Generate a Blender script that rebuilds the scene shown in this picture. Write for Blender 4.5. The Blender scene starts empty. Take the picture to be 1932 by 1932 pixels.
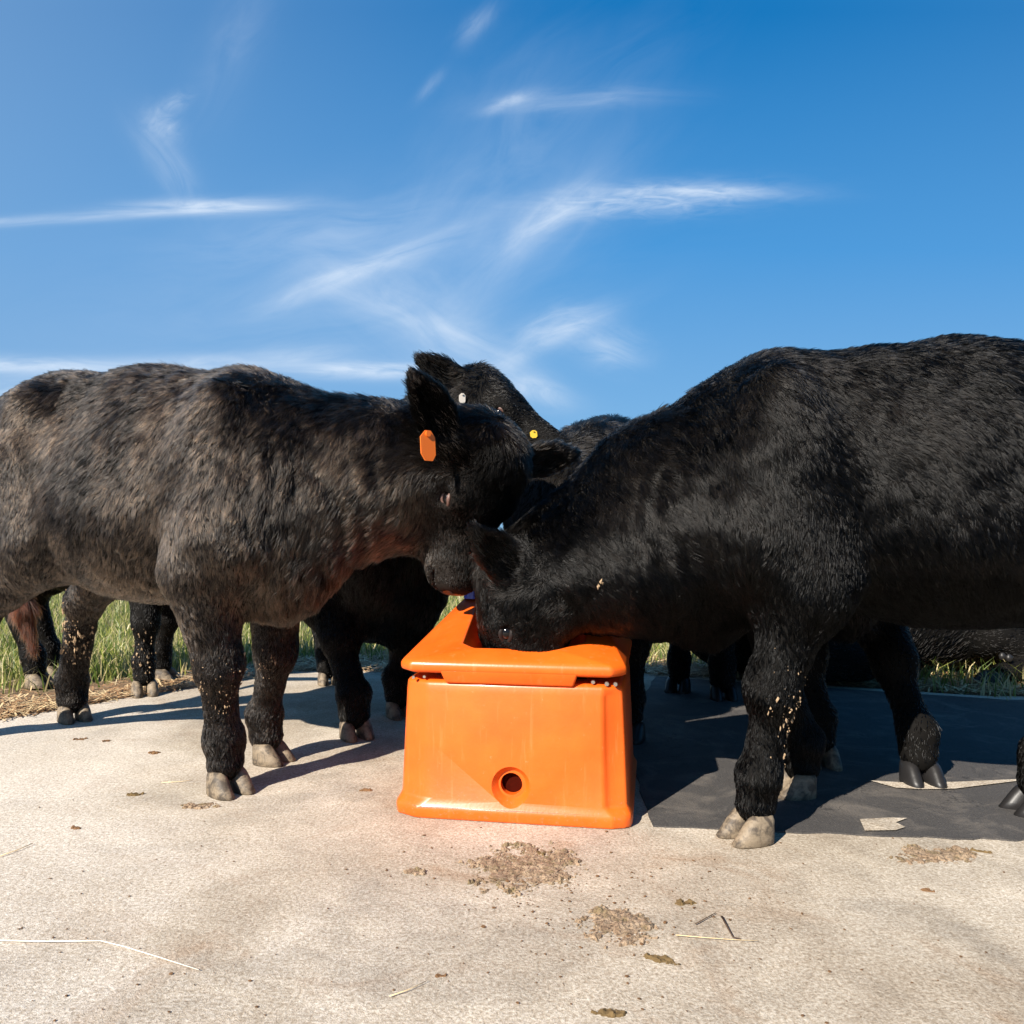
import bpy, bmesh, math, random
import numpy as np
from mathutils import Vector, Matrix

sc = bpy.context.scene
COL = sc.collection
R = math.radians
random.seed(7)

# ------------------------------------------------------------------ camera, sky, sun, exposure
CAMZ, F = 0.75, 0.8
cam_d = bpy.data.cameras.new('camera')
cam = bpy.data.objects.new('camera', cam_d); COL.objects.link(cam)
cam.location = (0, 0, CAMZ); cam.rotation_euler = (R(90), 0, 0)
cam_d.sensor_width = 36; cam_d.sensor_height = 36; cam_d.lens = 36 * F
cam_d.shift_y = 0.02; cam_d.clip_start = 0.02; cam_d.clip_end = 6000
sc.camera = cam

SUN_EL, SUN_DIR = R(34), Vector((-0.60, -0.80, 0)).normalized()   # towards the sun, on the ground
sun_d = bpy.data.lights.new('sun', 'SUN'); sun_d.energy = 5.0; sun_d.angle = R(0.5); sun_d.color = (1.0, 0.93, 0.83)
sun = bpy.data.objects.new('sun', sun_d); COL.objects.link(sun)
to_sun = Vector((SUN_DIR.x * math.cos(SUN_EL), SUN_DIR.y * math.cos(SUN_EL), math.sin(SUN_EL)))
sun.rotation_euler = to_sun.to_track_quat('Z', 'Y').to_euler(); sun.location = to_sun * 20

sc.view_settings.view_transform = 'Standard'; sc.view_settings.look = 'None'
sc.view_settings.exposure = 1.15; sc.view_settings.gamma = 1
sc.cycles.max_bounces = 5; sc.cycles.transparent_max_bounces = 8
try: sc.cycles_curves.shape = 'RIBBONS'
except Exception: pass

class NT:
    """small helper to write node trees"""
    def __init__(s, tree): s.t = tree; s.n = tree.nodes; s.l = tree.links
    def new(s, typ, **kw):
        nd = s.n.new(typ)
        for k, v in kw.items(): setattr(nd, k, v)
        return nd
    def put(s, sock, v):
        if hasattr(v, 'is_output'): s.l.new(v, sock)
        elif v is not None:
            sock.default_value = v if not (isinstance(v, tuple) and len(v) == 3 and sock.type == 'RGBA') else (*v, 1)
    def m(s, op, a, b=None, c=None, clamp=False):
        nd = s.new('ShaderNodeMath', operation=op); nd.use_clamp = clamp
        for i, v in enumerate((a, b, c)):
            if v is not None: s.put(nd.inputs[i], v)
        return nd.outputs[0]
    def vm(s, op, a, b=None):
        nd = s.new('ShaderNodeVectorMath', operation=op); s.put(nd.inputs[0], a)
        if b is not None: s.put(nd.inputs[1], b)
        return nd.outputs['Value'] if op in ('DOT_PRODUCT', 'LENGTH') else nd.outputs[0]
    def noise(s, vec, scale, detail=3, rough=.5, dist=0.0):
        nd = s.new('ShaderNodeTexNoise'); s.put(nd.inputs['Vector'], vec)
        nd.inputs['Scale'].default_value = scale; nd.inputs['Detail'].default_value = detail
        nd.inputs['Roughness'].default_value = rough; nd.inputs['Distortion'].default_value = dist
        return nd.outputs['Fac']
    def ramp(s, f, stops):
        nd = s.new('ShaderNodeValToRGB'); s.put(nd.inputs[0], f)
        el = nd.color_ramp.elements
        while len(el) < len(stops): el.new(0.5)
        for e, (p, c) in zip(el, stops):
            e.position = p; e.color = (*c, 1) if isinstance(c, tuple) else (c, c, c, 1)
        return nd.outputs[0]
    def mix(s, f, a, b, blend='MIX'):
        nd = s.new('ShaderNodeMix', data_type='RGBA', blend_type=blend)
        s.put(nd.inputs[0], f); s.put(nd.inputs[6], a); s.put(nd.inputs[7], b)
        return nd.outputs[2]
    def mapr(s, v, a, b, c, d):
        nd = s.new('ShaderNodeMapRange'); s.put(nd.inputs[0], v)
        for i, x in enumerate((a, b, c, d)): nd.inputs[i + 1].default_value = x
        return nd.outputs[0]
    def comb(s, x, y, z=0.0):
        nd = s.new('ShaderNodeCombineXYZ')
        for i, v in enumerate((x, y, z)): s.put(nd.inputs[i], v)
        return nd.outputs[0]

world = bpy.data.worlds.new('World'); sc.world = world; world.use_nodes = True
w = NT(world.node_tree); w.n.clear()
sky = w.new('ShaderNodeTexSky', sky_type='NISHITA'); sky.sun_disc = False
sky.sun_elevation = SUN_EL; sky.sun_rotation = math.atan2(SUN_DIR.x, SUN_DIR.y)
sky.air_density = 1.0; sky.dust_density = 0.3; sky.ozone_density = 3.0
tc = w.new('ShaderNodeTexCoord'); sep = w.new('ShaderNodeSeparateXYZ'); w.l.new(tc.outputs['Generated'], sep.inputs[0])
dx, dy, dz = sep.outputs
den = w.m('MAXIMUM', w.m('ABSOLUTE', dy), 0.08)
ca = w.m('DIVIDE', dx, den); cb = w.m('DIVIDE', dz, den)
ab = w.comb(ca, cb)
# clear sky: the Nishita sky, deepened by how high one looks and paler towards the sun's side
el = w.m('MAXIMUM', cb, 0.0)
blue = w.ramp(w.m('MULTIPLY', el, 1.45, clamp=True), [(0.0, (.145, .25, .385)), (0.22, (.100, .215, .375)), (0.5, (.036, .158, .350)), (0.92, (.0, .088, .255))])
side = w.m('SUBTRACT', 1.0, w.mapr(ca, -0.66, 0.12, 0.0, 1.0), clamp=True)
blue = w.mix(w.m('MULTIPLY', side, 0.50), blue, (.150, .240, .370))
right = w.mapr(ca, 0.15, 0.70, 0.0, 0.15)
blue = w.mix(right, blue, (.12, .22, .37))
nsh = w.mix(1.0, sky.outputs[0], (.0, .070, .09), 'MULTIPLY')
clear = w.mix(0.95, nsh, blue)
# cirrus: soft streaks at fixed directions
warp = w.noise(ab, 3.0, 3, .55)
warp2 = w.noise(w.vm('ADD', ab, (7.3, 2.1, 0)), 3.0, 3, .55)
def wisp(px, py, lx, ly, rot, amt, nz=(3.0, 22.0), thr=.42, wob=.06):
    a0 = (px / 1932 - .5) / .8; b0 = (.52 - py / 1932) / .8
    A = w.m('ADD', w.m('SUBTRACT', ca, a0), w.m('MULTIPLY', w.m('SUBTRACT', warp, .5), wob))
    B = w.m('ADD', w.m('SUBTRACT', cb, b0), w.m('MULTIPLY', w.m('SUBTRACT', warp2, .5), wob))
    c, s_ = math.cos(rot), math.sin(rot)
    U = w.m('ADD', w.m('MULTIPLY', A, c), w.m('MULTIPLY', B, s_))
    V = w.m('SUBTRACT', w.m('MULTIPLY', B, c), w.m('MULTIPLY', A, s_))
    u = w.m('DIVIDE', U, lx); v = w.m('DIVIDE', V, ly)
    r2 = w.m('ADD', w.m('MULTIPLY', u, u), w.m('MULTIPLY', v, v))
    g = w.m('EXPONENT', w.m('MULTIPLY', r2, -1.0))
    n = w.noise(w.comb(w.m('MULTIPLY', U, nz[0]), w.m('MULTIPLY', V, nz[1]), px * .013), 1.6, 5, .6, .8)
    n = w.mapr(n, thr - .04, thr + .42, 0.16, 1.0)
    return w.m('MULTIPLY', w.m('MULTIPLY', g, n), amt)
WISPS = [
    (400, 388, .095, .009, .03, 1.0, (6, 40), .30, .012), (120, 412, .150, .006, .06, .62, (4, 40), .30, .010),
    (300, 235, .017, .022, .9, .55, (20, 30), .36, .03), (325, 195, .020, .010, .5, .40, (20, 30), .36, .03),
    (310, 310, .055, .020, -.95, .36, (6, 20), .34, .05),
    (1330, 362, .100, .008, -.03, .70, (8, 40), .30, .010), (1225, 378, .120, .018, .06, .75, (14, 60), .38, .015),
    (1040, 405, .060, .016, .62, .65, (8, 26), .34, .03), (1000, 450, .13, .035, .70, .28, (5, 16), .36, .06),
    (700, 500, .110, .014, .38, .50, (5, 26), .32, .03), (590, 550, .055, .014, .45, .34, (7, 26), .32, .03),
    (760, 590, .120, .050, -.55, .42, (4, 14), .38, .08), (620, 430, .17, .045, .10, .30, (3, 16), .36, .08),
    (1080, 190, .100, .014, .05, .34, (6, 26), .34, .03), (960, 192, .030, .007, .35, .5, (10, 30), .3, .02),
    (900, 48, .030, .012, .85, .34, (12, 24), .34, .02), (810, 160, .022, .007, .8, .22, (12, 30), .3, .02), (440, 80, .09, .03, 1.1, .16, (5, 14), .36, .05),
    (1060, 615, .050, .020, .25, .75, (9, 30), .36, .04), (1150, 655, .038, .024, -.2, .60, (10, 24), .38, .04),
    (1000, 660, .10, .014, .45, .45, (7, 26), .36, .04), (880, 640, .10, .022, -.5, .42, (6, 20), .36, .05),
    (690, 700, .085, .010, .0, 1.0, (6, 36), .26, .012), (560, 675, .06, .012, .1, .38, (6, 30), .3, .02),
    (90, 692, .16, .010, -.03, .90, (5, 36), .26, .012), (400, 683, .13, .012, .03, .50, (5, 30), .3, .02),
    (20, 740, .07, .018, .02, .60, (5, 26), .3, .02), (1000, 735, .045, .016, -.35, .75, (9, 26), .3, .03),
    (960, 320, .22, .10, .8, .20, (3, 9), .36, .12), (650, 560, .30, .10, .2, .20, (3, 10), .36, .12)]
tot = None
for a in WISPS:
    a = list(a); a[5] *= 1.25; x = wisp(*a); tot = x if tot is None else w.m('ADD', tot, x)
tot = w.m('MULTIPLY', w.m('MINIMUM', tot, 1.0), w.m('GREATER_THAN', dz, 0.0))
final = w.mix(w.m('MULTIPLY', tot, 0.80), clear, (.36, .42, .50))
bg = w.new('ShaderNodeBackground'); w.l.new(final, bg.inputs[0]); bg.inputs[1].default_value = 0.90
wo = w.new('ShaderNodeOutputWorld'); w.l.new(bg.outputs[0], wo.inputs[0])

# ------------------------------------------------------------------ helpers
def W(px, py, d):
    """a point d metres in front of the camera, seen in the photograph at px, py (of 1932)"""
    return Vector(((px / 1932 - .5) * d / F, d, CAMZ + (.52 - py / 1932) * d / F))
def G(px, py, z=0.0):
    d = (CAMZ - z) * F / (py / 1932 - .52)
    return Vector(((px / 1932 - .5) * d / F, d, z))

def tag(o, label=None, cat=None, group=None, kind=None):
    if label: o['label'] = label
    if cat: o['category'] = cat
    if group: o['group'] = group
    if kind: o['kind'] = kind
    return o
def empty(name, loc=(0, 0, 0), rz=0.0):
    o = bpy.data.objects.new(name, None); COL.objects.link(o); o.location = loc; o.rotation_euler = (0, 0, rz)
    o.empty_display_size = .1
    return o
def link(name, me, mat=None, parent=None, smooth=True):
    o = bpy.data.objects.new(name, me); COL.objects.link(o)
    if mat: me.materials.append(mat)
    if parent: o.parent = parent
    if smooth and len(me.polygons): me.polygons.foreach_set('use_smooth', [True] * len(me.polygons))
    return o
def mesh(name, v, f, mat=None, parent=None, smooth=True):
    me = bpy.data.meshes.new(name); me.from_pydata([tuple(p) for p in v], [], [tuple(int(i) for i in q) for q in f]); me.update()
    return link(name, me, mat, parent, smooth)
def bake(o):
    """apply the modifiers by replacing the mesh with its evaluated copy"""
    dg = bpy.context.evaluated_depsgraph_get()
    me = bpy.data.meshes.new_from_object(o.evaluated_get(dg)); o.modifiers.clear(); o.data = me
def material(name):
    m = bpy.data.materials.new(name); m.use_nodes = True
    t = NT(m.node_tree); b = t.n['Principled BSDF']
    return m, t, b
def simple(name, col, rough=.6, spec=.5, var=.15, scale=40, bump=0.0, coat=0.0, metal=0.0):
    m, t, b = material(name)
    co = t.new('ShaderNodeTexCoord').outputs['Object']
    n = t.noise(co, scale, 4, .6)
    c = t.mix(n, tuple(x * (1 - var) for x in col), tuple(min(1, x * (1 + var)) for x in col))
    t.put(b.inputs['Base Color'], c); b.inputs['Roughness'].default_value = rough
    b.inputs['Specular IOR Level'].default_value = spec; b.inputs['Coat Weight'].default_value = coat; b.inputs['Metallic'].default_value = metal
    if bump:
        bp = t.new('ShaderNodeBump'); bp.inputs['Strength'].default_value = bump; bp.inputs['Distance'].default_value = .004
        t.put(bp.inputs['Height'], n); t.l.new(bp.outputs[0], b.inputs['Normal'])
    return m

# ------------------------------------------------------------------ ground
def concrete_mat():
    m, t, b = material('concrete')
    co = t.new('ShaderNodeTexCoord').outputs['Object']
    big = t.noise(co, 1.3, 4, .6, .6); mid = t.noise(co, 7, 5, .65, .4); fine = t.noise(co, 160, 3, .7); grit = t.noise(co, 420, 2, .7)
    c = t.ramp(big, [(.30, (.44, .37, .285)), (.50, (.62, .55, .45)), (.68, (.76, .69, .59))])
    c = t.mix(t.mapr(mid, .35, .70, 0, .40), c, (.24, .20, .155))
    st = t.noise(t.vm('ADD', co, (3.3, 9.1, 0)), 3.2, 4, .6, 1.2)
    c = t.mix(t.mapr(st, .57, .74, 0, .60), c, (.36, .235, .14))
    gr = t.noise(t.vm('ADD', co, (1.7, 4.4, 0)), 2.1, 5, .65, .8)
    c = t.mix(t.mapr(gr, .52, .70, 0, .50), c, (.20, .18, .155))
    sepn = t.new('ShaderNodeSeparateXYZ'); t.put(sepn.inputs[0], co)
    # paler at the left front, darker and greyer to the right and back
    paleness = t.m('ADD', t.m('MULTIPLY', sepn.outputs[0], -.55), t.m('MULTIPLY', sepn.outputs[1], -.25))
    paleness = t.m('ADD', paleness, t.m('MULTIPLY', t.m('SUBTRACT', big, .5), .8))
    c = t.mix(t.mapr(paleness, -.45, .65, 0, .85), c, t.mix(.6, c, (.70, .64, .57)))
    c = t.mix(t.mapr(paleness, -.12, .65, 0, .95), c, (.90, .85, .78))
    # brushed diagonal streaks
    v = t.new('ShaderNodeMapping'); t.put(v.inputs[0], co); v.inputs['Rotation'].default_value = (0, 0, R(-55)); v.inputs['Scale'].default_value = (70, 18, 1)
    br = t.noise(v.outputs[0], 1.4, 3, .6)
    c = t.mix(t.mapr(br, .35, .7, .0, .12), c, t.mix(1.0, c, (.72, .68, .62), 'MULTIPLY'))
    sp = t.mapr(grit, .34, .42, 1.0, 0.0)
    c = t.mix(t.m('MULTIPLY', sp, .55, clamp=True), c, (.12, .095, .07))
    c = t.mix(t.mapr(fine, .36, .62, .85, 0), c, t.mix(1.0, c, (.52, .47, .41), 'MULTIPLY'))
    gn = t.noise(t.vm('ADD', co, (8, 1, 0)), 75, 4, .75)
    c = t.mix(t.mapr(gn, .36, .60, .75, 0), c, t.mix(1.0, c, (.66, .61, .55), 'MULTIPLY'))
    vo = t.new('ShaderNodeTexVoronoi'); t.put(vo.inputs['Vector'], co); vo.inputs['Scale'].default_value = 38
    dot = t.m('LESS_THAN', vo.outputs['Distance'], t.mapr(t.noise(co, 5, 2), .50, .80, .0, .10))
    c = t.mix(t.m('MULTIPLY', dot, .75), c, (.10, .07, .045))
    t.put(b.inputs['Base Color'], c); b.inputs['Roughness'].default_value = .92; b.inputs['Specular IOR Level'].default_value = .2
    h = t.m('ADD', t.m('ADD', t.m('MULTIPLY', fine, .55), t.m('MULTIPLY', br, .12)), t.m('ADD', t.m('MULTIPLY', grit, .35), t.m('MULTIPLY', mid, 1.2)))
    bp = t.new('ShaderNodeBump'); bp.inputs['Strength'].default_value = .8; bp.inputs['Distance'].default_value = .0045
    t.put(bp.inputs['Height'], h); t.l.new(bp.outputs[0], b.inputs['Normal'])
    return m
def paving_shade_mat():
    m, t, b = material('slab_and_shade')
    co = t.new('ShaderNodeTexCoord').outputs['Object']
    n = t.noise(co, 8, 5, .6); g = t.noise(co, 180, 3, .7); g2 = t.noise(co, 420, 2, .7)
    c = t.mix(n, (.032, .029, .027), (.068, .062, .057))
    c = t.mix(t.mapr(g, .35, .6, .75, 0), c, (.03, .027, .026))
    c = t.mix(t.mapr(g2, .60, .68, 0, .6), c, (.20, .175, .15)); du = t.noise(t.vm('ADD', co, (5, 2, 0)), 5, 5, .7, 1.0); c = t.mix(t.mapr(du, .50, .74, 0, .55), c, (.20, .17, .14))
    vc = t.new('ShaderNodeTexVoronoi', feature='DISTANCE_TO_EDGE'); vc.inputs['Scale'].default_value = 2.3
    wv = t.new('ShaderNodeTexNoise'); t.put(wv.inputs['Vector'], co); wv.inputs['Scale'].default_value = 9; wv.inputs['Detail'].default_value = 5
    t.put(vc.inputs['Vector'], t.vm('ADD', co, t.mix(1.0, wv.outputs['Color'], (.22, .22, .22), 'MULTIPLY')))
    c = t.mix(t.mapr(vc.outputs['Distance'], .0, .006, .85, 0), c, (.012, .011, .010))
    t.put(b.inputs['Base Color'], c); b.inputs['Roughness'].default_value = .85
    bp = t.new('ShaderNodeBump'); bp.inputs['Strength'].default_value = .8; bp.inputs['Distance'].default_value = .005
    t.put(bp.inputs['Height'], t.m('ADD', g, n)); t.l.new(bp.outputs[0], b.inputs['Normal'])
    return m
def soil_mat():
    m, t, b = material('soil')
    co = t.new('ShaderNodeTexCoord').outputs['Object']
    n = t.noise(co, 9, 6, .7, .5); f = t.noise(co, 90, 4, .7)
    c = t.ramp(n, [(.3, (.10, .06, .03)), (.5, (.24, .15, .08)), (.7, (.42, .30, .18))])
    c = t.mix(t.mapr(f, .3, .6, .7, 0), c, (.05, .03, .018))
    t.put(b.inputs['Base Color'], c); b.inputs['Roughness'].default_value = 1
    bp = t.new('ShaderNodeBump'); bp.inputs['Strength'].default_value = 1; bp.inputs['Distance'].default_value = .02
    t.put(bp.inputs['Height'], t.m('ADD', n, f)); t.l.new(bp.outputs[0], b.inputs['Normal'])
    return m
def field_mat():
    m, t, b = material('field')
    co = t.new('ShaderNodeTexCoord').outputs['Object']
    n = t.noise(co, .6, 6, .7); f = t.noise(co, 40, 5, .75)
    c = t.ramp(n, [(.3, (.05, .075, .018)), (.5, (.10, .12, .03)), (.7, (.20, .18, .07))])
    c = t.mix(t.mapr(f, .3, .65, .8, 0), c, (.025, .035, .01))
    t.put(b.inputs['Base Color'], c); b.inputs['Roughness'].default_value = 1
    bp = t.new('ShaderNodeBump'); bp.inputs['Strength'].default_value = 1; bp.inputs['Distance'].default_value = .05
    t.put(bp.inputs['Height'], f); t.l.new(bp.outputs[0], b.inputs['Normal'])
    return m
M_conc, M_dark, M_soil, M_field = concrete_mat(), paving_shade_mat(), soil_mat(), field_mat()

def jag(pts, n, amp, seed):
    """break a polygon's edges into n short uneven pieces each"""
    rr = random.Random(seed); out = []
    for i, p in enumerate(pts):
        q = pts[(i + 1) % len(pts)]
        for k in range(n):
            s = k / n; a = amp if k else 0
            out.append((p[0] + (q[0] - p[0]) * s + rr.uniform(-a, a), p[1] + (q[1] - p[1]) * s + rr.uniform(-a, a)))
    return out
S = 2500
tag(mesh('field', [(-S, -S, -.03), (S, -S, -.03), (S, S, -.03), (-S, S, -.03)], [(0, 1, 2, 3)], M_field, smooth=False), 'wide pasture ground reaching to the horizon', kind='structure')
soil = jag([(-7, 1.5), (7, 1.5), (7, 4.3), (2.0, 4.4), (-1.0, 5.4), (-2.0, 4.3), (-7, 3.4)], 10, .06, 3)
tag(mesh('soil', [(x, y, -.010) for x, y in soil], [range(len(soil))], M_soil, smooth=False), 'trampled brown soil and straw along the edge of the concrete', kind='structure')
def slab(name, pts, z0, z1, mat):
    n = len(pts); v = [(x, y, z1) for x, y in pts] + [(x, y, z0) for x, y in pts]
    f = [range(n)] + [(i, i + n, (i + 1) % n + n, (i + 1) % n) for i in range(n)]
    return mesh(name, v, f, mat, smooth=False)
pad = jag([(-9, -4), (9, -4), (9, 3.6), (2.2, 3.75), (.6, 4.4), (-1.15, 4.45), (-1.75, 3.72), (-2.05, 3.27), (-9, 3.05)], 8, .018, 5)
tag(slab('concrete_pad', pad, -.06, 0.0, M_conc), 'worn pale concrete pad the cattle stand on', kind='structure')
dark = [(.36, 2.085), (1.0, 2.012), (1.28, 1.985), (3.2, 1.965), (5, 1.96), (5, 3.50), (2.2, 3.66), (.75, 4.25), (.40, 3.1)]  # paving strip in front; stretched back as painted shade under the calf
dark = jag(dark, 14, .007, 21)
tag(slab('paving_and_shade', dark, -.02, .004, M_dark), 'dark grey paving strip and painted shade under the right cow', kind='structure')
q = [G(1640, 1477), G(1700, 1481), G(1800, 1480), G(1960, 1473), G(1880, 1483), G(1800, 1493), G(1740, 1494), G(1690, 1491)]  # sunlit gap in the painted shade, laid in as pale concrete
tag(mesh('pale_gap', [(p.x, p.y, .008) for p in q], [range(len(q))], M_conc, smooth=False), 'pale concrete strip laid in as sunlit ground behind the hooves', kind='structure')
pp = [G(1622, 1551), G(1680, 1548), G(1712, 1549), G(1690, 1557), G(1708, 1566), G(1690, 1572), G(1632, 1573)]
tag(mesh('pale_gap', [(p.x, p.y, .008) for p in pp], [range(len(pp))], M_conc, smooth=False), 'small pale patch in the dark paving and painted shade', kind='structure')

# ------------------------------------------------------------------ grass and straw
def blades(name, pts, hmin, hmax, wid, mats, seed, lean=.5, z0=-.02):
    rr = np.random.default_rng(seed); n = len(pts)
    h = rr.uniform(hmin, hmax, n); a = rr.uniform(0, 2 * np.pi, n); l = rr.uniform(.1, lean, n) * h
    la = rr.uniform(0, 2 * np.pi, n); ww = wid * rr.uniform(.6, 1.4, n)
    px, py = pts[:, 0], pts[:, 1]
    ox, oy = np.cos(a) * ww, np.sin(a) * ww; tx, ty = np.cos(la) * l, np.sin(la) * l
    z = np.full(n, z0)
    V = np.stack([np.stack([px - ox, py - oy, z], 1), np.stack([px + ox, py + oy, z], 1),
                  np.stack([px + ox * .7 + tx * .35, py + oy * .7 + ty * .35, z + h * .6], 1), np.stack([px - ox * .7 + tx * .35, py - oy * .7 + ty * .35, z + h * .6], 1),
                  np.stack([px + tx, py + ty, z + h * .97], 1)], 1).reshape(-1, 3)
    b = np.arange(n) * 5
    q = np.stack([b, b + 1, b + 2, b + 3], 1); t3 = np.stack([b + 3, b + 2, b + 4], 1)
    me = bpy.data.meshes.new(name); me.vertices.add(len(V)); me.vertices.foreach_set('co', V.ravel().astype(np.float32))
    loops = np.concatenate([q.ravel(), t3.ravel()]); me.loops.add(len(loops)); me.loops.foreach_set('vertex_index', loops.astype(np.int32))
    me.polygons.add(2 * n); st = np.concatenate([np.arange(n) * 4, 4 * n + np.arange(n) * 3])
    me.polygons.foreach_set('loop_start', st.astype(np.int32))
    mi = rr.choice(len(mats), n, p=[m[1] for m in mats]).astype(np.int32)
    for m in mats: me.materials.append(m[0])
    me.update(calc_edges=True); me.polygons.foreach_set('material_index', np.concatenate([mi, mi]))
    o = bpy.data.objects.new(name, me); COL.objects.link(o)
    return o
def leaf(name, col, tr=.35):
    m, t, b = material(name)
    co = t.new('ShaderNodeTexCoord').outputs['Object']; n = t.noise(co, 3, 3)
    t.put(b.inputs['Base Color'], t.mix(n, tuple(x * .6 for x in col), tuple(x * 1.4 for x in col)))
    b.inputs['Roughness'].default_value = .45
    tl = t.new('ShaderNodeBsdfTranslucent'); t.put(tl.inputs[0], tuple(min(1, x * 1.3) for x in col))
    mx = t.new('ShaderNodeMixShader'); mx.inputs[0].default_value = tr
    t.l.new(b.outputs[0], mx.inputs[1]); t.l.new(tl.outputs[0], mx.inputs[2]); t.l.new(mx.outputs[0], t.n['Material Output'].inputs[0])
    return m
GM = [(leaf('grass_green', (.09, .14, .022)), .34), (leaf('grass_olive', (.26, .27, .06)), .36), (leaf('grass_dry', (.52, .43, .22)), .30)]
rg = np.random.default_rng(11)
def field_pts(n, y0, y1):
    y = y0 + (y1 - y0) * rg.random(n) ** 1.4; x = rg.uniform(-1, 1, n) * (y * .95 + .6)
    return np.stack([x, y], 1)
gp = field_pts(150000, 3.3, 17)
edge = np.interp(gp[:, 0], [-9, -2.3, -2.0, -1.2, 0, 1.5, 2.2, 9], [3.35, 3.95, 4.15, 4.85, 4.9, 4.5, 3.85, 3.75]) + rg.normal(0, .10, len(gp))
gp = gp[gp[:, 1] > edge]
tag(blades('grass', gp, .045, .165, .0034, GM, 1, 1.1), 'long green and straw coloured pasture grass behind the concrete', 'grass', kind='stuff')
M_straw = simple('straw', (.62, .46, .25), .6, .4, .3, 30)
M_straw2 = simple('straw_brown', (.30, .17, .08), .8, .3, .4, 30)
n = 9000; sx = rg.uniform(-3.6, 2.6, n)
sy = np.interp(sx, [-3.6, -2.05, -1.75, -1.15, .6, 2.6], [3.1, 3.3, 3.75, 4.47, 4.4, 3.7]) + np.abs(rg.normal(0, .28, n)) - .05
L = rg.uniform(.015, .07, n); A = rg.uniform(0, np.pi, n); zz = rg.uniform(.0, .03, n)
V = []; 
for i in range(n):
    c_, s_ = math.cos(A[i]), math.sin(A[i]); wv = .0014 + .001 * (i % 3)
    dz_ = (i % 7) * .002
    for (u, v, k) in ((-1, -1, 0), (1, -1, 1), (1, 1, 1), (-1, 1, 0)):
        V.append((sx[i] + u * c_ * L[i] - v * s_ * wv, sy[i] + u * s_ * L[i] + v * c_ * wv, zz[i] - .006 + k * dz_))
o = mesh('straw_litter', V, [(4 * i, 4 * i + 1, 4 * i + 2, 4 * i + 3) for i in range(n)], M_straw, smooth=False)
o.data.materials.append(M_straw2); o.data.polygons.foreach_set('material_index', [int(k) for k in rg.random(n) < .6]); 
tag(o, 'loose straw litter on the soil along the edge of the pad', 'straw', kind='stuff')

# ------------------------------------------------------------------ signed-distance modelling for the cattle
def rc(p1, p2, r1, r2, k=.05, L=.02, flow=None, nf=1.0):
    return dict(t='rc', a=np.array(p1, float), b=np.array(p2, float), r1=r1, r2=r2, k=k, L=L, flow=flow, nf=nf)
def el_(c, r, k=.05, L=.02, flow=None, rot=None, sub=False, nf=1.0):
    return dict(t='el', c=np.array(c, float), r=np.array(r, float), R=np.eye(3) if rot is None else np.array(rot, float), k=k, L=L, flow=flow, sub=sub, nf=nf)
def d_rc(P, q):
    ba = q['b'] - q['a']; pa = P - q['a']
    h = np.clip(pa @ ba / max(ba @ ba, 1e-9), 0, 1)
    d = pa - h[..., None] * ba
    return np.sqrt((d * d).sum(-1)) - (q['r1'] + (q['r2'] - q['r1']) * h)
def d_el(P, q):
    p = (P - q['c']) @ q['R']          # columns of R are the axes
    k0 = np.sqrt(((p / q['r']) ** 2).sum(-1)); k1 = np.sqrt(((p / q['r'] ** 2) ** 2).sum(-1)) + 1e-9
    return k0 * (k0 - 1) / k1
def d_of(P, q): return d_rc(P, q) if q['t'] == 'rc' else d_el(P, q)
def bounds(q, m):
    if q['t'] == 'rc':
        lo = np.minimum(q['a'] - q['r1'], q['b'] - q['r2']); hi = np.maximum(q['a'] + q['r1'], q['b'] + q['r2'])
    else:
        e = np.sqrt(((q['R'] * q['r']) ** 2).sum(1)); lo, hi = q['c'] - e, q['c'] + e
    return lo - m, hi + m
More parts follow.
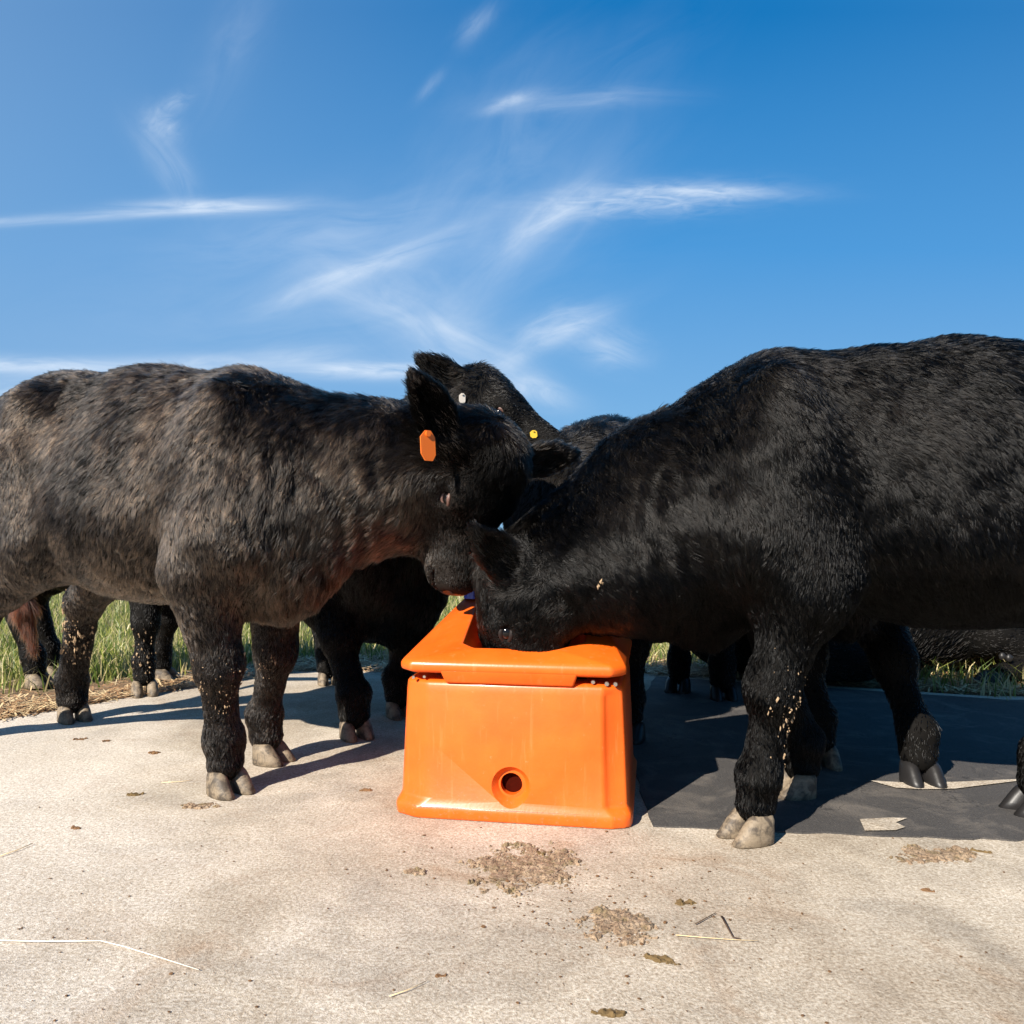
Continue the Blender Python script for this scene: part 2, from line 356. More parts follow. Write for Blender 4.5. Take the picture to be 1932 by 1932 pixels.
def sdf_mesh(prims, h, disp=None):
    lo = np.min([bounds(q, .03)[0] for q in prims if not q.get('sub')], 0); hi = np.max([bounds(q, .03)[1] for q in prims if not q.get('sub')], 0)
    N = np.ceil((hi - lo) / h).astype(int) + 1
    ax = [lo[i] + h * np.arange(N[i]) for i in range(3)]
    D = np.full(N, .15)
    for q in prims:
        a, b = bounds(q, q['k'] + 2 * h)
        i0 = np.clip(((a - lo) / h).astype(int), 0, N); i1 = np.clip(((b - lo) / h).astype(int) + 2, 0, N)
        if (i1 <= i0).any(): continue
        sl = tuple(slice(i0[i], i1[i]) for i in range(3))
        P = np.stack(np.meshgrid(*[ax[i][sl[i]] for i in range(3)], indexing='ij'), -1)
        d = d_of(P, q); o = D[sl]; k = q['k']
        if q.get('sub'):
            d = -d; hh = np.maximum(k - np.abs(o - d), 0) / k; D[sl] = np.maximum(o, d) + hh * hh * k * .25
        else:
            hh = np.maximum(k - np.abs(o - d), 0) / k; D[sl] = np.minimum(o, d) - hh * hh * k * .25
    if disp is not None:
        band = np.abs(D) < .06; idx = np.argwhere(band)
        P = lo + idx * h; D[band] += disp(P)
    s = D < 0
    cs = [s[i:N[0] - 1 + i, j:N[1] - 1 + j, k:N[2] - 1 + k] for i in (0, 1) for j in (0, 1) for k in (0, 1)]
    allin = np.logical_and.reduce(cs); anyin = np.logical_or.reduce(cs)
    cell = anyin & ~allin; ci = np.argwhere(cell); nv = len(ci)
    idm = np.full(cell.shape, -1, np.int64); idm[cell] = np.arange(nv)
    acc = np.zeros((nv, 3)); cnt = np.zeros(nv)
    cor = [(i, j, k) for i in (0, 1) for j in (0, 1) for k in (0, 1)]
    for a in range(8):
        for b in range(a + 1, 8):
            df = [cor[b][i] - cor[a][i] for i in range(3)]
            if sum(map(abs, df)) != 1: continue
            A_, B_ = ci + cor[a], ci + cor[b]
            da = D[A_[:, 0], A_[:, 1], A_[:, 2]]; db = D[B_[:, 0], B_[:, 1], B_[:, 2]]
            m = (da < 0) != (db < 0); t = np.where(m, da / np.where(m, da - db, 1), 0)
            acc += np.where(m[:, None], A_ + t[:, None] * (B_ - A_), 0); cnt += m
    V = lo + h * acc / cnt[:, None]
    quads = []
    for axn in range(3):
        o1, o2 = (axn + 1) % 3, (axn + 2) % 3
        sa = [slice(None)] * 3; sb = [slice(None)] * 3; sa[axn] = slice(0, -1); sb[axn] = slice(1, None)
        A_, B_ = s[tuple(sa)], s[tuple(sb)]; e = np.argwhere(A_ != B_)
        e = e[(e[:, o1] > 0) & (e[:, o2] > 0) & (e[:, o1] < N[o1] - 1) & (e[:, o2] < N[o2] - 1)]
        ins = A_[e[:, 0], e[:, 1], e[:, 2]]
        def c(du, dv):
            q = e.copy(); q[:, o1] -= du; q[:, o2] -= dv
            return idm[q[:, 0], q[:, 1], q[:, 2]]
        Q = np.stack([c(1, 1), c(0, 1), c(0, 0), c(1, 0)], 1); Q[~ins] = Q[~ins][:, ::-1]; quads.append(Q)
    Q = np.concatenate(quads)
    # light smoothing
    for it, lam in enumerate((.55, -.35, .5)):
        acc = np.zeros_like(V); cn = np.zeros(len(V))
        for a in range(4):
            b = (a + 1) % 4
            np.add.at(acc, Q[:, a], V[Q[:, b]]); np.add.at(acc, Q[:, b], V[Q[:, a]]); np.add.at(cn, Q[:, a], 1); np.add.at(cn, Q[:, b], 1)
        V = V + lam * (acc / np.maximum(cn, 1)[:, None] - V)
    return V, Q
def vnormals(V, Q):
    n = np.cross(V[Q[:, 2]] - V[Q[:, 0]], V[Q[:, 3]] - V[Q[:, 1]]); N = np.zeros_like(V)
    for a in range(4): np.add.at(N, Q[:, a], n)
    return N / (np.linalg.norm(N, axis=1)[:, None] + 1e-12)
def np_mesh(name, V, Q, mat, parent):
    me = bpy.data.meshes.new(name); me.vertices.add(len(V)); me.vertices.foreach_set('co', V.astype(np.float32).ravel())
    me.loops.add(Q.size); me.loops.foreach_set('vertex_index', Q.astype(np.int32).ravel())
    me.polygons.add(len(Q)); me.polygons.foreach_set('loop_start', (np.arange(len(Q)) * Q.shape[1]).astype(np.int32))
    me.update(calc_edges=True); return link(name, me, mat, parent)
def _hash(I, seed, dim):
    h = (I[:, 0] * 374761393 + I[:, 1] * 668265263 + I[:, 2] * 2147483647 + seed * 1274126177) & 0xffffffff
    out = []
    for d in range(dim):
        x = (h + d * 0x9e3779b9) & 0xffffffff; x = ((x ^ (x >> 16)) * 0x45d9f3b) & 0xffffffff; x = ((x ^ (x >> 16)) * 0x45d9f3b) & 0xffffffff
        out.append((x ^ (x >> 16)) / 2147483647.5 - 1)
    return np.stack(out, 1)
def vnoise(P, lam, seed, dim=3):
    """smooth lattice noise with features about lam across, values mostly within -1..1"""
    tot = np.zeros((len(P), dim)); amp = 1.25
    for o in range(2):
        X = (P + 37.7 + 1.3 * seed) @ np.array([[.80, .36, -.48], [-.48, .87, -.14], [.36, .34, .87]]) / (lam * .55 / 2 ** o)
        I = np.floor(X).astype(np.int64); f = X - I; f = f * f * (3 - 2 * f); acc = 0
        for a in (0, 1):
            for b in (0, 1):
                for c in (0, 1):
                    w_ = (f[:, 0] if a else 1 - f[:, 0]) * (f[:, 1] if b else 1 - f[:, 1]) * (f[:, 2] if c else 1 - f[:, 2])
                    acc = acc + w_[:, None] * _hash(I + np.array([a, b, c]), seed * 7 + o, dim)
        tot += amp * acc; amp *= .5
    return tot

def hair_curves(name, V, Q, Lv, Fv, dens, rad, mat, parent, seed, lift=.30, clump=.55, cell=.014, wild=.35, keep=None, coat_shading=None):
    rr = np.random.default_rng(seed); N = vnormals(V, Q)
    T = np.concatenate([Q[:, [0, 1, 2]], Q[:, [0, 2, 3]]])
    ar = .5 * np.linalg.norm(np.cross(V[T[:, 1]] - V[T[:, 0]], V[T[:, 2]] - V[T[:, 0]]), axis=1)
    wgt = ar * (Lv[T].mean(1) > .003)
    if keep is not None: wgt = wgt * keep(V[T].mean(1))
    n = int(dens * wgt.sum()); f = rr.choice(len(T), n, p=wgt / wgt.sum())
    a, b = rr.random(n), rr.random(n); sw = a + b > 1; a[sw], b[sw] = 1 - a[sw], 1 - b[sw]; c = 1 - a - b
    bar = lambda X: (X[T[f, 0]].T * a + X[T[f, 1]].T * b + X[T[f, 2]].T * c).T
    P, Nn, Ls, Fl = bar(V), bar(N), bar(Lv), bar(Fv)
    Nn /= np.linalg.norm(Nn, axis=1)[:, None]
    Fl = Fl + 1.6 * wild * vnoise(P, .22, seed + 1) + wild * .8 * vnoise(P, .06, seed + 2) + .16 * rr.normal(size=P.shape)
    Fl -= (Fl * Nn).sum(1)[:, None] * Nn; Fl /= np.linalg.norm(Fl, axis=1)[:, None] + 1e-9
    Ls = Ls * rr.uniform(.55, 1.2, n) * np.clip(1 + .30 * vnoise(P, .05, seed + 3, 1)[:, 0], .5, 1.7)
    wp = P + .006 * vnoise(P, .03, seed + 5)
    key = np.floor(wp / cell).astype(np.int64); _, inv = np.unique(key @ np.array([73856093, 19349663, 83492791]), return_inverse=True)
    cnt = np.bincount(inv)[:, None]; nc = len(cnt)
    # every lock of hair gets a lean and a lie of its own
    jit = rr.normal(size=(nc, 3))[inv] * .20; Fl = Fl + jit - (jit * Nn).sum(1)[:, None] * Nn; Fl /= np.linalg.norm(Fl, axis=1)[:, None] + 1e-9
    up = np.clip(Nn[:, 2] - .55, 0, 1)
    li = lift * np.clip(1 + .30 * vnoise(P, .06, seed + 4, 1)[:, 0], .4, 2) * rr.uniform(.6, 1.5, nc)[inv] + rr.uniform(0, .12, n) + .75 * up * rr.random(n) ** 1.5
    S_ = np.array([0, .35, .7, 1.0]); pts = np.zeros((n, 4, 3))
    for i, s in enumerate(S_):
        pts[:, i] = P + Ls[:, None] * (Fl * s + Nn * (li * (s - .35 * s * s))[:, None])
    for i in (1, 2, 3):
        m = np.stack([np.bincount(inv, pts[:, i, j]) for j in range(3)], 1) / cnt
        pts[:, i] += (m[inv] - pts[:, i]) * clump * S_[i] ** 1.5 + Nn * .0012 * S_[i]
    cu = bpy.data.hair_curves.new(name); cu.add_curves([4] * n)
    cu.attributes['position'].data.foreach_set('vector', pts.astype(np.float32).ravel())
    ra = cu.attributes.get('radius') or cu.attributes.new('radius', 'FLOAT', 'POINT')
    rw = rad * rr.uniform(.6, 1.3, n)[:, None] * np.array([1.0, .9, .6, .12])
    ra.data.foreach_set('value', rw.astype(np.float32).ravel())
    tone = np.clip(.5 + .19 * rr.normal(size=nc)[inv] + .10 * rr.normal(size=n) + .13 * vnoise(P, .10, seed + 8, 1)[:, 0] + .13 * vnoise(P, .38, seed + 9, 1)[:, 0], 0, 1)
    if coat_shading is not None: tone = np.clip(tone * coat_shading(P), 0, 1)  # coat patches and painted light and shade scale the tone
    ta = cu.attributes.new('tone', 'FLOAT', 'CURVE'); ta.data.foreach_set('value', tone.astype(np.float32))
    cu.materials.append(mat)
    o = bpy.data.objects.new(name, cu); COL.objects.link(o); o.parent = parent
    return o

def hair_mat(name, c0, c1, c2, rough=.38, ior=1.42):
    m = bpy.data.materials.new(name); m.use_nodes = True; t = NT(m.node_tree); t.n.remove(t.n['Principled BSDF'])
    h = t.new('ShaderNodeBsdfHairPrincipled'); h.model = 'CHIANG'; h.parametrization = 'COLOR'
    at = t.new('ShaderNodeAttribute'); at.attribute_type = 'GEOMETRY'; at.attribute_name = 'tone'
    c = t.ramp(at.outputs['Fac'], [(.0, c0), (.45, c1), (1.0, c2)])
    t.put(h.inputs['Color'], c); h.inputs['Roughness'].default_value = rough; h.inputs['Radial Roughness'].default_value = .35
    h.inputs['Coat'].default_value = 0; t.put(h.inputs['IOR'], t.mapr(at.outputs['Fac'], .02, .30, 1.13, ior))
    t.l.new(h.outputs[0], t.n['Material Output'].inputs[0]); return m
M_furA = hair_mat('fur_brown_black', (.0006, .0005, .0004), (.0080, .0053, .0037), (.110, .073, .048), .24, 1.345)
M_furF = hair_mat('fur_black', (.0005, .0005, .0005), (.0013, .0011, .001), (.014, .011, .009), .20, 1.24)
M_furB = hair_mat('fur_black_dull', (.0006, .0006, .0005), (.0020, .0016, .0014), (.013, .010, .008), .24, 1.28)
M_tail = hair_mat('fur_rusty', (.012, .004, .002), (.045, .013, .006), (.10, .032, .014), .4, 1.35)
M_skin = simple('hide', (.004, .0035, .003), .8, .10, .3, 30)
M_skinA = simple('hide_brown', (.010, .0075, .006), .8, .10, .3, 30)
M_eye = simple('eyeball', (.004, .003, .003), .10, .35, .1, 10)
M_lid = simple('eyelid_skin', (.105, .055, .042), .5, .5, .4, 120, bump=.4)
M_lidd = simple('eyelid_dark', (.014, .010, .009), .6, .2, .4, 120)
M_nose = simple('muzzle_skin', (.020, .015, .015), .38, .5, .4, 90, bump=.6)
def horn():
    m, t, b = material('hoof_horn'); co = t.new('ShaderNodeTexCoord').outputs['Object']
    mp = t.new('ShaderNodeMapping'); t.put(mp.inputs[0], co); mp.inputs['Scale'].default_value = (20, 20, 90)
    n1 = t.noise(mp.outputs[0], 1, 3, .6); n2 = t.noise(co, 34, 5, .65, .5); n3 = t.noise(co, 160, 3, .7)
    c = t.mix(n1, (.13, .10, .066), (.27, .21, .145)); c = t.mix(t.mapr(n2, .44, .60, 0, .9), c, (.045, .036, .028)); c = t.mix(t.mapr(n3, .5, .7, 0, .5), c, (.10, .07, .045))
    t.put(b.inputs['Base Color'], c); b.inputs['Roughness'].default_value = .6; b.inputs['Specular IOR Level'].default_value = .3
    bp = t.new('ShaderNodeBump'); bp.inputs['Strength'].default_value = .5; bp.inputs['Distance'].default_value = .003
    t.put(bp.inputs['Height'], t.m('ADD', n1, n2)); t.l.new(bp.outputs[0], b.inputs['Normal']); return m
M_hoof = horn()
M_hoofd = simple('hoof_dark', (.014, .013, .013), .42, .3, .4, 22, bump=.3)
M_mud = simple('dried_mud', (.30, .21, .13), .95, .1, .4, 90)
M_tagO = simple('tag_orange', (.62, .13, .012), .4, .4, .1, 10)
M_tagW = simple('tag_white', (.45, .41, .36), .4, .4, .1, 10)
M_tagY = simple('tag_yellow', (.55, .36, .03), .4, .4, .1, 10)

def hoof(parent, x, y, yaw, s=1.0, mat=None):
    """two claws, toes forward, and two dewclaws behind"""
    V, Fc = [], []
    c, sn = math.cos(yaw), math.sin(yaw)
    for side in (-1, 1):
        base = len(V); ns = 16
        rings = [(0, .060, .028, .006), (.004, .064, .031, .006), (.022, .056, .030, -.001), (.042, .047, .028, -.008), (.056, .041, .025, -.014), (.068, .030, .018, -.018)]
        for (z, a, b, off) in rings:
            for i in range(ns):
                t = 2 * math.pi * i / ns; ct, st = math.cos(t), math.sin(t)
                xx = off + a * (abs(ct) ** .75) * (1 if ct >= 0 else -1) * (1.0 if ct > 0 else .78)
                yy = b * (abs(st) ** .75) * (1 if st >= 0 else -1) * (1 - .25 * max(ct, 0) ** 2)
                if yy * side < 0: yy *= .75
                yy += side * (.0285 + .003 * max(ct, 0)); V.append((xx * s, yy * s, z * s))
        for k in range(len(rings) - 1):
            for i in range(ns):
                j = (i + 1) % ns; Fc.append((base + k * ns + i, base + k * ns + j, base + (k + 1) * ns + j, base + (k + 1) * ns + i))
        Fc.append(tuple(base + ns - 1 - i for i in range(ns))); e = base + (len(rings) - 1) * ns; Fc.append(tuple(e + i for i in range(ns)))
        # dewclaw
        base = len(V)
        for (z, r) in ((.115, .004), (.122, .013), (.140, .015), (.152, .006)):
            for i in range(8):
                t = math.pi * i / 4; V.append(((-.062 + r * math.cos(t)) * s, (side * .026 + r * math.sin(t)) * s, z * s))
        for k in range(3):
            for i in range(8):
                j = (i + 1) % 8; Fc.append((base + k * 8 + i, base + k * 8 + j, base + (k + 1) * 8 + j, base + (k + 1) * 8 + i))
    V = [(x + a * c - b * sn, y + a * sn + b * c, z) for a, b, z in V]
    return mesh('hoof', V, Fc, mat or M_hoof, parent)

def build_cow(name, label, c):
    """c: a dictionary with the stance. All coordinates are metres in the yard."""
    root = empty(name, (c['mid'][0], c['mid'][1], 0)); inv = Matrix.Translation(-Vector((c['mid'][0], c['mid'][1], 0)))
    off = np.array([c['mid'][0], c['mid'][1], 0.0])
    yaw = c['yaw']; H = np.array([math.cos(yaw), math.sin(yaw), 0]); Lf = np.array([-math.sin(yaw), math.cos(yaw), 0]); Z = np.array([0, 0, 1.0])
    sx_, sy_, sz = c.get('sx', 1), c.get('sy', 1), c.get('sz', 1); rise = c.get('rise', 0)
    fl = c.get('fur', 1.0) * 1.15
    def T(x, y, z):
        zz = z * sz + (rise * max(0, min(1, (.25 - x) / .8)) if z > .5 else 0)
        return H * x * sx_ + Lf * y * sy_ + Z * zz
    Rb = np.stack([H, Lf, Z], 1)
    def tilt(a):
        return np.stack([H * math.cos(a) + Z * math.sin(a), Lf, -H * math.sin(a) + Z * math.cos(a)], 1)
    fb = -H * .55 - Z * .85       # coat lies back and down
    P = []
    P += [el_(T(-.03, 0, .84), (.54 * sx_, .255 * sy_, .325 * sz), .08, .026 * fl, fb, Rb),
          el_(T(-.08, 0, .74), (.42 * sx_, .275 * sy_, .235 * sz), .10, .024 * fl, fb, Rb),
          rc(T(.34, 0, 1.075), T(-.10, 0, 1.055), .105, .12, .10, .032 * fl, -H * .9 - Z * .2),
          rc(T(-.10, 0, 1.055), T(-.52, 0, 1.06), .12, .115, .10, .028 * fl, -H * .9 - Z * .2),
          el_(T(-.47, 0, .93), (.26, .235 * sy_, .235), .10, .024 * fl, fb, Rb),
          el_(T(.40, 0, .82), (.24, .205 * sy_, .33), .10, .026 * fl, -H * .3 - Z, Rb),
          el_(T(.55, 0, c.get('brisket', (.62, .19))[0]), (.13, .105, c.get('brisket', (.62, .19))[1]), .10, .036 * fl, -H * .1 - Z, tilt(-.25)),
          rc(T(-.45, .17 * sy_, 1.045), T(-.62, .10, 1.0), .065, .06, .09, .022 * fl, fb),
          rc(T(-.45, -.17 * sy_, 1.045), T(-.62, -.10, 1.0), .065, .06, .09, .022 * fl, fb)]
    for s in (-1, 1):
        P += [el_(T(.36, .165 * s * sy_, .88), (.105, .062, .26), .07, .026 * fl, -H * .35 - Z, tilt(-.22)),
              el_(T(.40, .165 * s * sy_, .72), (.12, .075, .15), .07, .022 * fl, -H * .2 - Z, Rb),
              el_(T(-.52, .135 * s * sy_, .78), (.19, .11, .27), .08, .020 * fl, -H * .3 - Z, tilt(.15))]
    # legs: order front right, front left, hind right, hind left
    hooves = []
    lw = c.get('leg', 1.0)
    for i, (hx_, hy_) in enumerate(c['hooves']):
        s = -1 if i in (0, 2) else 1; front = i < 2
        G0 = np.array([hx_, hy_, 0]) - off; hyaw = c.get('hyaw', {}).get(i, yaw); hs = c.get('hs', 1.0)
        h2 = np.array([math.cos(hyaw), math.sin(hyaw), 0])
        past = G0 - h2 * .020 + Z * .085 * hs; fet = G0 - h2 * .028 + Z * .155
        ld = -Z
        if front:
            sh = T(.40, .145 * s * sy_, .70); elb = T(.33, .145 * s * sy_, .61)
            knee = fet + (elb - fet) * ((.36 * sz - fet[2]) / (elb[2] - fet[2])) + h2 * .018
            P += [rc(sh, elb, .11, .098, .07, .018 * fl, ld), rc(elb, knee, .096 * lw, .053 * lw, .06, .015 * fl, ld),
                  el_(knee + h2 * .008, (.055 * lw, .055 * lw, .068), .04, .010 * fl, ld),
                  rc(knee - Z * .03, fet, .044 * lw, .040 * lw, .03, .012 * fl, ld),
                  el_(fet, (.050 * lw, .050 * lw, .050), .03, .014 * fl, ld), rc(fet, past, .043 * lw, .046 * lw * hs, .02, .014 * fl, ld)]
        else:
            hip = T(-.50, .135 * s * sy_, .84); st = T(-.40, .15 * s * sy_, .64)
            hock = fet + (st - fet) * ((.47 * sz - fet[2]) / (st[2] - fet[2])) - H * .105
            P += [rc(hip, st, .15, .115, .08, .018 * fl, ld), rc(st, hock, .105 * lw, .056 * lw, .07, .014 * fl, ld),
                  rc(hock - H * .02 + Z * .02, hock, .040, .052 * lw, .04, .012 * fl, ld),
                  rc(hock, fet, .050 * lw, .045 * lw, .03, .010 * fl, ld), el_(fet, (.050 * lw, .050 * lw, .052), .03, .012 * fl, ld),
                  rc(fet, past, .047 * lw, .050 * lw * hs, .02, .010 * fl, ld)]
        hooves.append((G0[0], G0[1], hyaw, hs, c.get('hoofmat', {}).get(i)))
    # head
    hp = np.array(c['poll'], float) - off; hx = np.array(c['hx'], float); hx /= np.linalg.norm(hx)
    hz = np.array(c['hz'], float); hz -= hx * (hx @ hz); hz /= np.linalg.norm(hz); hy = np.cross(hz, hx)
    Rh = np.stack([hx, hy, hz], 1); k_ = c.get('head', 1.0)
    kw = c.get('headw', 1.0)
    HT = lambda x, y, z: hp + (hx * x + hy * y * kw + hz * z * kw) * k_
    hr = lambda a, b, d_: (a * k_, b * k_ * kw, d_ * k_ * kw)
    hf = hx * .6 + hz * .1
    # neck
    crest0, thr0 = T(.34, 0, 1.02), T(.46, 0, .78)
    nb = HT(.02, 0, -.06); nj = HT(.07, 0, -.15)
    nd = (nb - crest0) / np.linalg.norm(nb - crest0)
    nfl = -nd * .45 - Z * .8
    midc = (crest0 + nb) / 2 + Z * c.get('crest', .0)
    if c.get('throat'): P.append(el_(HT(.15, 0, -.20), (.18, .09, .12), .10, .03 * fl, -Z, Rh)); P.append(el_(HT(.28, 0, -.15), (.14, .055, .07), .08, .02 * fl, hf, Rh))
    P += [rc(crest0, midc, .135, .125 * k_, .10, .040 * fl, nfl), rc(midc, nb, .125 * k_, .095 * k_, .10, .036 * fl, nfl),
          rc(thr0, (thr0 + nj) / 2 - Z * c.get('dewlap', .02), .185, .155, .12, .036 * fl, nfl), rc((thr0 + nj) / 2 - Z * c.get('dewlap', .02), nj, .155, .088, .12, .030 * fl, nfl),
          rc((crest0 + thr0) / 2, (nb + nj) / 2, .17, .115, .12, .036 * fl, nfl)]
    q_ = kw ** -.75          # the muzzle keeps its width when the skull is broad
    P += [el_(HT(.05, 0, -.055), hr(.105, .098, .095), .05, .030 * fl, hf, Rh),
          el_(HT(.005, 0, -.01), hr(.05, .055, .05), .05, .040 * fl, hf + hz, Rh),
          el_(HT(.13, 0, -.05), hr(.12, .098, .078), .05, .016 * fl, hf, Rh),
          rc(HT(.17, 0, -.055), HT(.375, 0, -.068 * q_), .070 * k_, .050 * k_, .06, .010 * fl, hf),
          el_(HT(.415, 0, -.080 * q_), hr(.050, .070 * q_, .054 * q_), .05, .0028, hf, Rh),
          el_(HT(.40, 0, -.130 * q_), hr(.055, .056 * q_, .036 * q_), .04, .006, hf, Rh),
          rc(HT(.09, .055, -.15), HT(.35, .018, -.130 * q_), .052 * k_, .036 * k_, .06, .012 * fl, hf),
          rc(HT(.09, -.055, -.15), HT(.35, -.018, -.130 * q_), .052 * k_, .036 * k_, .06, .012 * fl, hf)]
    eyes = []
    for s in (-1, 1):
        P += [el_(HT(.12, .058 * s, -.12), hr(.105, .048, .088), .05, .014 * fl, hf, Rh),
              el_(HT(.155, .080 * s, -.030), hr(.045, .026, .024), .03, .012 * fl, hf, Rh),
              el_(HT(.170, .086 * s, -.062), hr(.034, .018, .030), .02, .0025, hf, Rh)]
        eyes.append((HT(.170, .090 * s, -.060), hy * s, s))
        P.append(el_(HT(.170, .108 * s, -.060), hr(.021, .018, .014), .008, .0, hf, Rh, sub=True))
        P.append(el_(HT(.458, .038 * s * q_, -.068 * q_), hr(.018, .013, .010), .008, .0, hf, Rh, sub=True))
    P.append(el_(HT(.43, 0, -.116 * q_), hr(.055, .09, .010), .006, .0, hf, Rh, sub=True))
    for s in (-1, 1):
        e = c['ears'][0 if s < 0 else 1]       # (direction, facing of the open side)
        ed = np.array(e[0], float); ed /= np.linalg.norm(ed); eo = np.array(e[1], float); eo -= ed * (ed @ eo); eo /= np.linalg.norm(eo); ew = np.cross(eo, ed)
        Re = np.stack([ed, ew, eo], 1); b0 = HT(*c.get('earbase', (.012, .082, -.045))[:1], c.get('earbase', (.012, .082, -.045))[1] * s, c.get('earbase', (.012, .082, -.045))[2]); el_len = e[2] if len(e) > 2 else .105
        cc = b0 + ed * (el_len * .88)
        P += [rc(b0, b0 + ed * .05, .034, .030, .03, .022 * fl, ed), el_(b0 + ed * el_len * 1.72, (.045, .026, .013), .02, .026 * fl, ed, Re),
              el_(cc, (el_len, .058, .024), .02, .030 * fl, ed + .3 * ew, Re),
              el_(cc + eo * .022 + ed * .005, (el_len * .82, .042, .022), .008, .028 * fl, ed, Re, sub=True)]
    P += c.get('extra', lambda T, HT, H, Lf, Z: [])(T, HT, H, Lf, Z)
    # tail down the back of the rump
    t0, t1 = T(-.70, 0, 1.02), T(-.78, 0, .86); t2 = T(-.80, 0, .50)
    if 'tail' in c: t1, t2 = [np.array(p) - off for p in c['tail']]
    P += [rc(t0 + H * .04, t1, .036, .026, .03, .014 * fl, -Z), rc(t1, t2, .024, .016, .02, .018 * fl, -Z)]
    wr = c.get('wrinkle')
    def disp(X):
        d = .0045 * vnoise(X, .22, 5 + c['seed'], 1)[:, 0] * (X[:, 2] > .45) + .0016 * vnoise(X, .06, 6 + c['seed'], 1)[:, 0]
        if wr: d = d + wr(X + off)
        return d
    V, Q = sdf_mesh(P, c.get('h', .009), disp)
    # coat length and lie, blended from the nearest forms
    solid = [q for q in P if not q.get('sub')]
    Dm = np.stack([d_of(V, q) for q in solid], 1); Wt = np.exp(-(Dm - Dm.min(1)[:, None]) / .012); Wt /= Wt.sum(1)[:, None]
    Lv = Wt @ np.array([q['L'] for q in solid]); Fv = Wt @ np.stack([q['flow'] if q['flow'] is not None else fb for q in solid])
    near_n = np.exp(-((V - HT(.45, 0, -.085 * q_)) ** 2).sum(1) / (.055 * k_) ** 2); Lv = Lv * (1 - .97 * near_n)
    for (ep, en, s) in eyes:
        Lv = Lv * (1 - .92 * np.exp(-((V - ep) ** 2).sum(1) / .042 ** 2))
    Lv = np.where(V[:, 2] < .085, np.minimum(Lv, .008), Lv)
    body = np_mesh('body', V, Q, c['skin'], root)
    if c.get('dens', 0):
        hair_curves('coat', V, Q, Lv, Fv, c['dens'], c['rad'], c['furmat'], root, c['seed'] * 31, lift=c.get('lift', .18), clump=c.get('clump', .42), cell=c.get('cell', .012), wild=c.get('wild', .2), coat_shading=c.get('coat_shading') and (lambda X: c['coat_shading'](X + off)))
    for hh in hooves: hoof(root, hh[0], hh[1], hh[2], hh[3], hh[4])
    if c.get('face', True):
        for (ep, en, s) in eyes:
            bm = bmesh.new(); bmesh.ops.create_uvsphere(bm, u_segments=20, v_segments=14, radius=.0215 * k_)
            me = bpy.data.meshes.new('eye'); bm.to_mesh(me); bm.free(); o = link('eye', me, M_eye, root); o.location = Vector(ep + en * .001)
            VV, FF = [], []; n1, n2 = 24, 8
            for i in range(n1):
                t = 2 * math.pi * i / n1; cx, cy = math.cos(t), math.sin(t)
                cen = ep + (hx * cx * .0235 + hz * cy * .0150) * k_ + en * (.0170 - .012 * cx * cx)
                ra = hx * cx + hz * cy
                for j in range(n2):
                    u = 2 * math.pi * j / n2; VV.append(cen + (ra * math.cos(u) + en * math.sin(u)) * (.0050 + .002 * abs(cy)) * k_)
                for j in range(n2): FF.append((i * n2 + j, i * n2 + (j + 1) % n2, ((i + 1) % n1) * n2 + (j + 1) % n2, ((i + 1) % n1) * n2 + j))
            mesh('eyelid', VV, FF, c.get('lid', M_lidd), root)
        # bare nose pad over the muzzle
        near = (near_n > .42); qs = Q[near[Q].all(1)]
        if len(qs):
            used, inv_ = np.unique(qs, return_inverse=True); N = vnormals(V, Q)
            np_mesh('nose_pad', V[used] + N[used] * .0015, inv_.reshape(-1, 4), M_nose, root)
    for tg in c.get('tags', []):
        ear_tag(root, np.array(tg[0]) - off, tg[1], tg[2], tg[3], tg[4])
    for (cen, rad_, cnt, sz_) in c.get('mud', []):
        mud(root, V, Q, np.array(cen) - off, rad_, cnt, sz_, c['seed'])
    tag(root, label, c.get('cat', 'calf'), 'black cattle crowding round the orange trough')
    return root

def ear_tag(root, p, right, down, size, mat):
    """a tapered plastic flag with a round stud"""
    r = np.array(right, float); r /= np.linalg.norm(r); d = np.array(down, float); d -= r * (r @ d); d /= np.linalg.norm(d); n = np.cross(r, d)
    w_, h_ = size; out = [(-.15, 0), (.22, 0), (.5, .22), (.5, .80), (.28, 1), (-.25, 1), (-.5, .78), (-.5, .22)]
    V = [p + r * a * w_ + d * b * h_ + n * s * .0015 for s in (-1, 1) for a, b in out]; k = len(out)
    Fc = [tuple(range(k))[::-1], tuple(range(k, 2 * k))] + [(i, (i + 1) % k, (i + 1) % k + k, i + k) for i in range(k)]
    o = mesh('ear_tag', V, Fc, mat, root, smooth=False)
    V = []; Fc = []
    for z in (-.006, .006):
        for i in range(12):
            t = 2 * math.pi * i / 12; V.append(p + d * h_ * .12 + (r * math.cos(t) + d * math.sin(t)) * min(.008, h_ * .1) + n * z)
    Fc = [tuple(range(12))[::-1], tuple(range(12, 24))] + [(i, (i + 1) % 12, (i + 1) % 12 + 12, i + 12) for i in range(12)]
    st = mesh('tag_stud', V, Fc, mat, None, smooth=False); st.parent = o

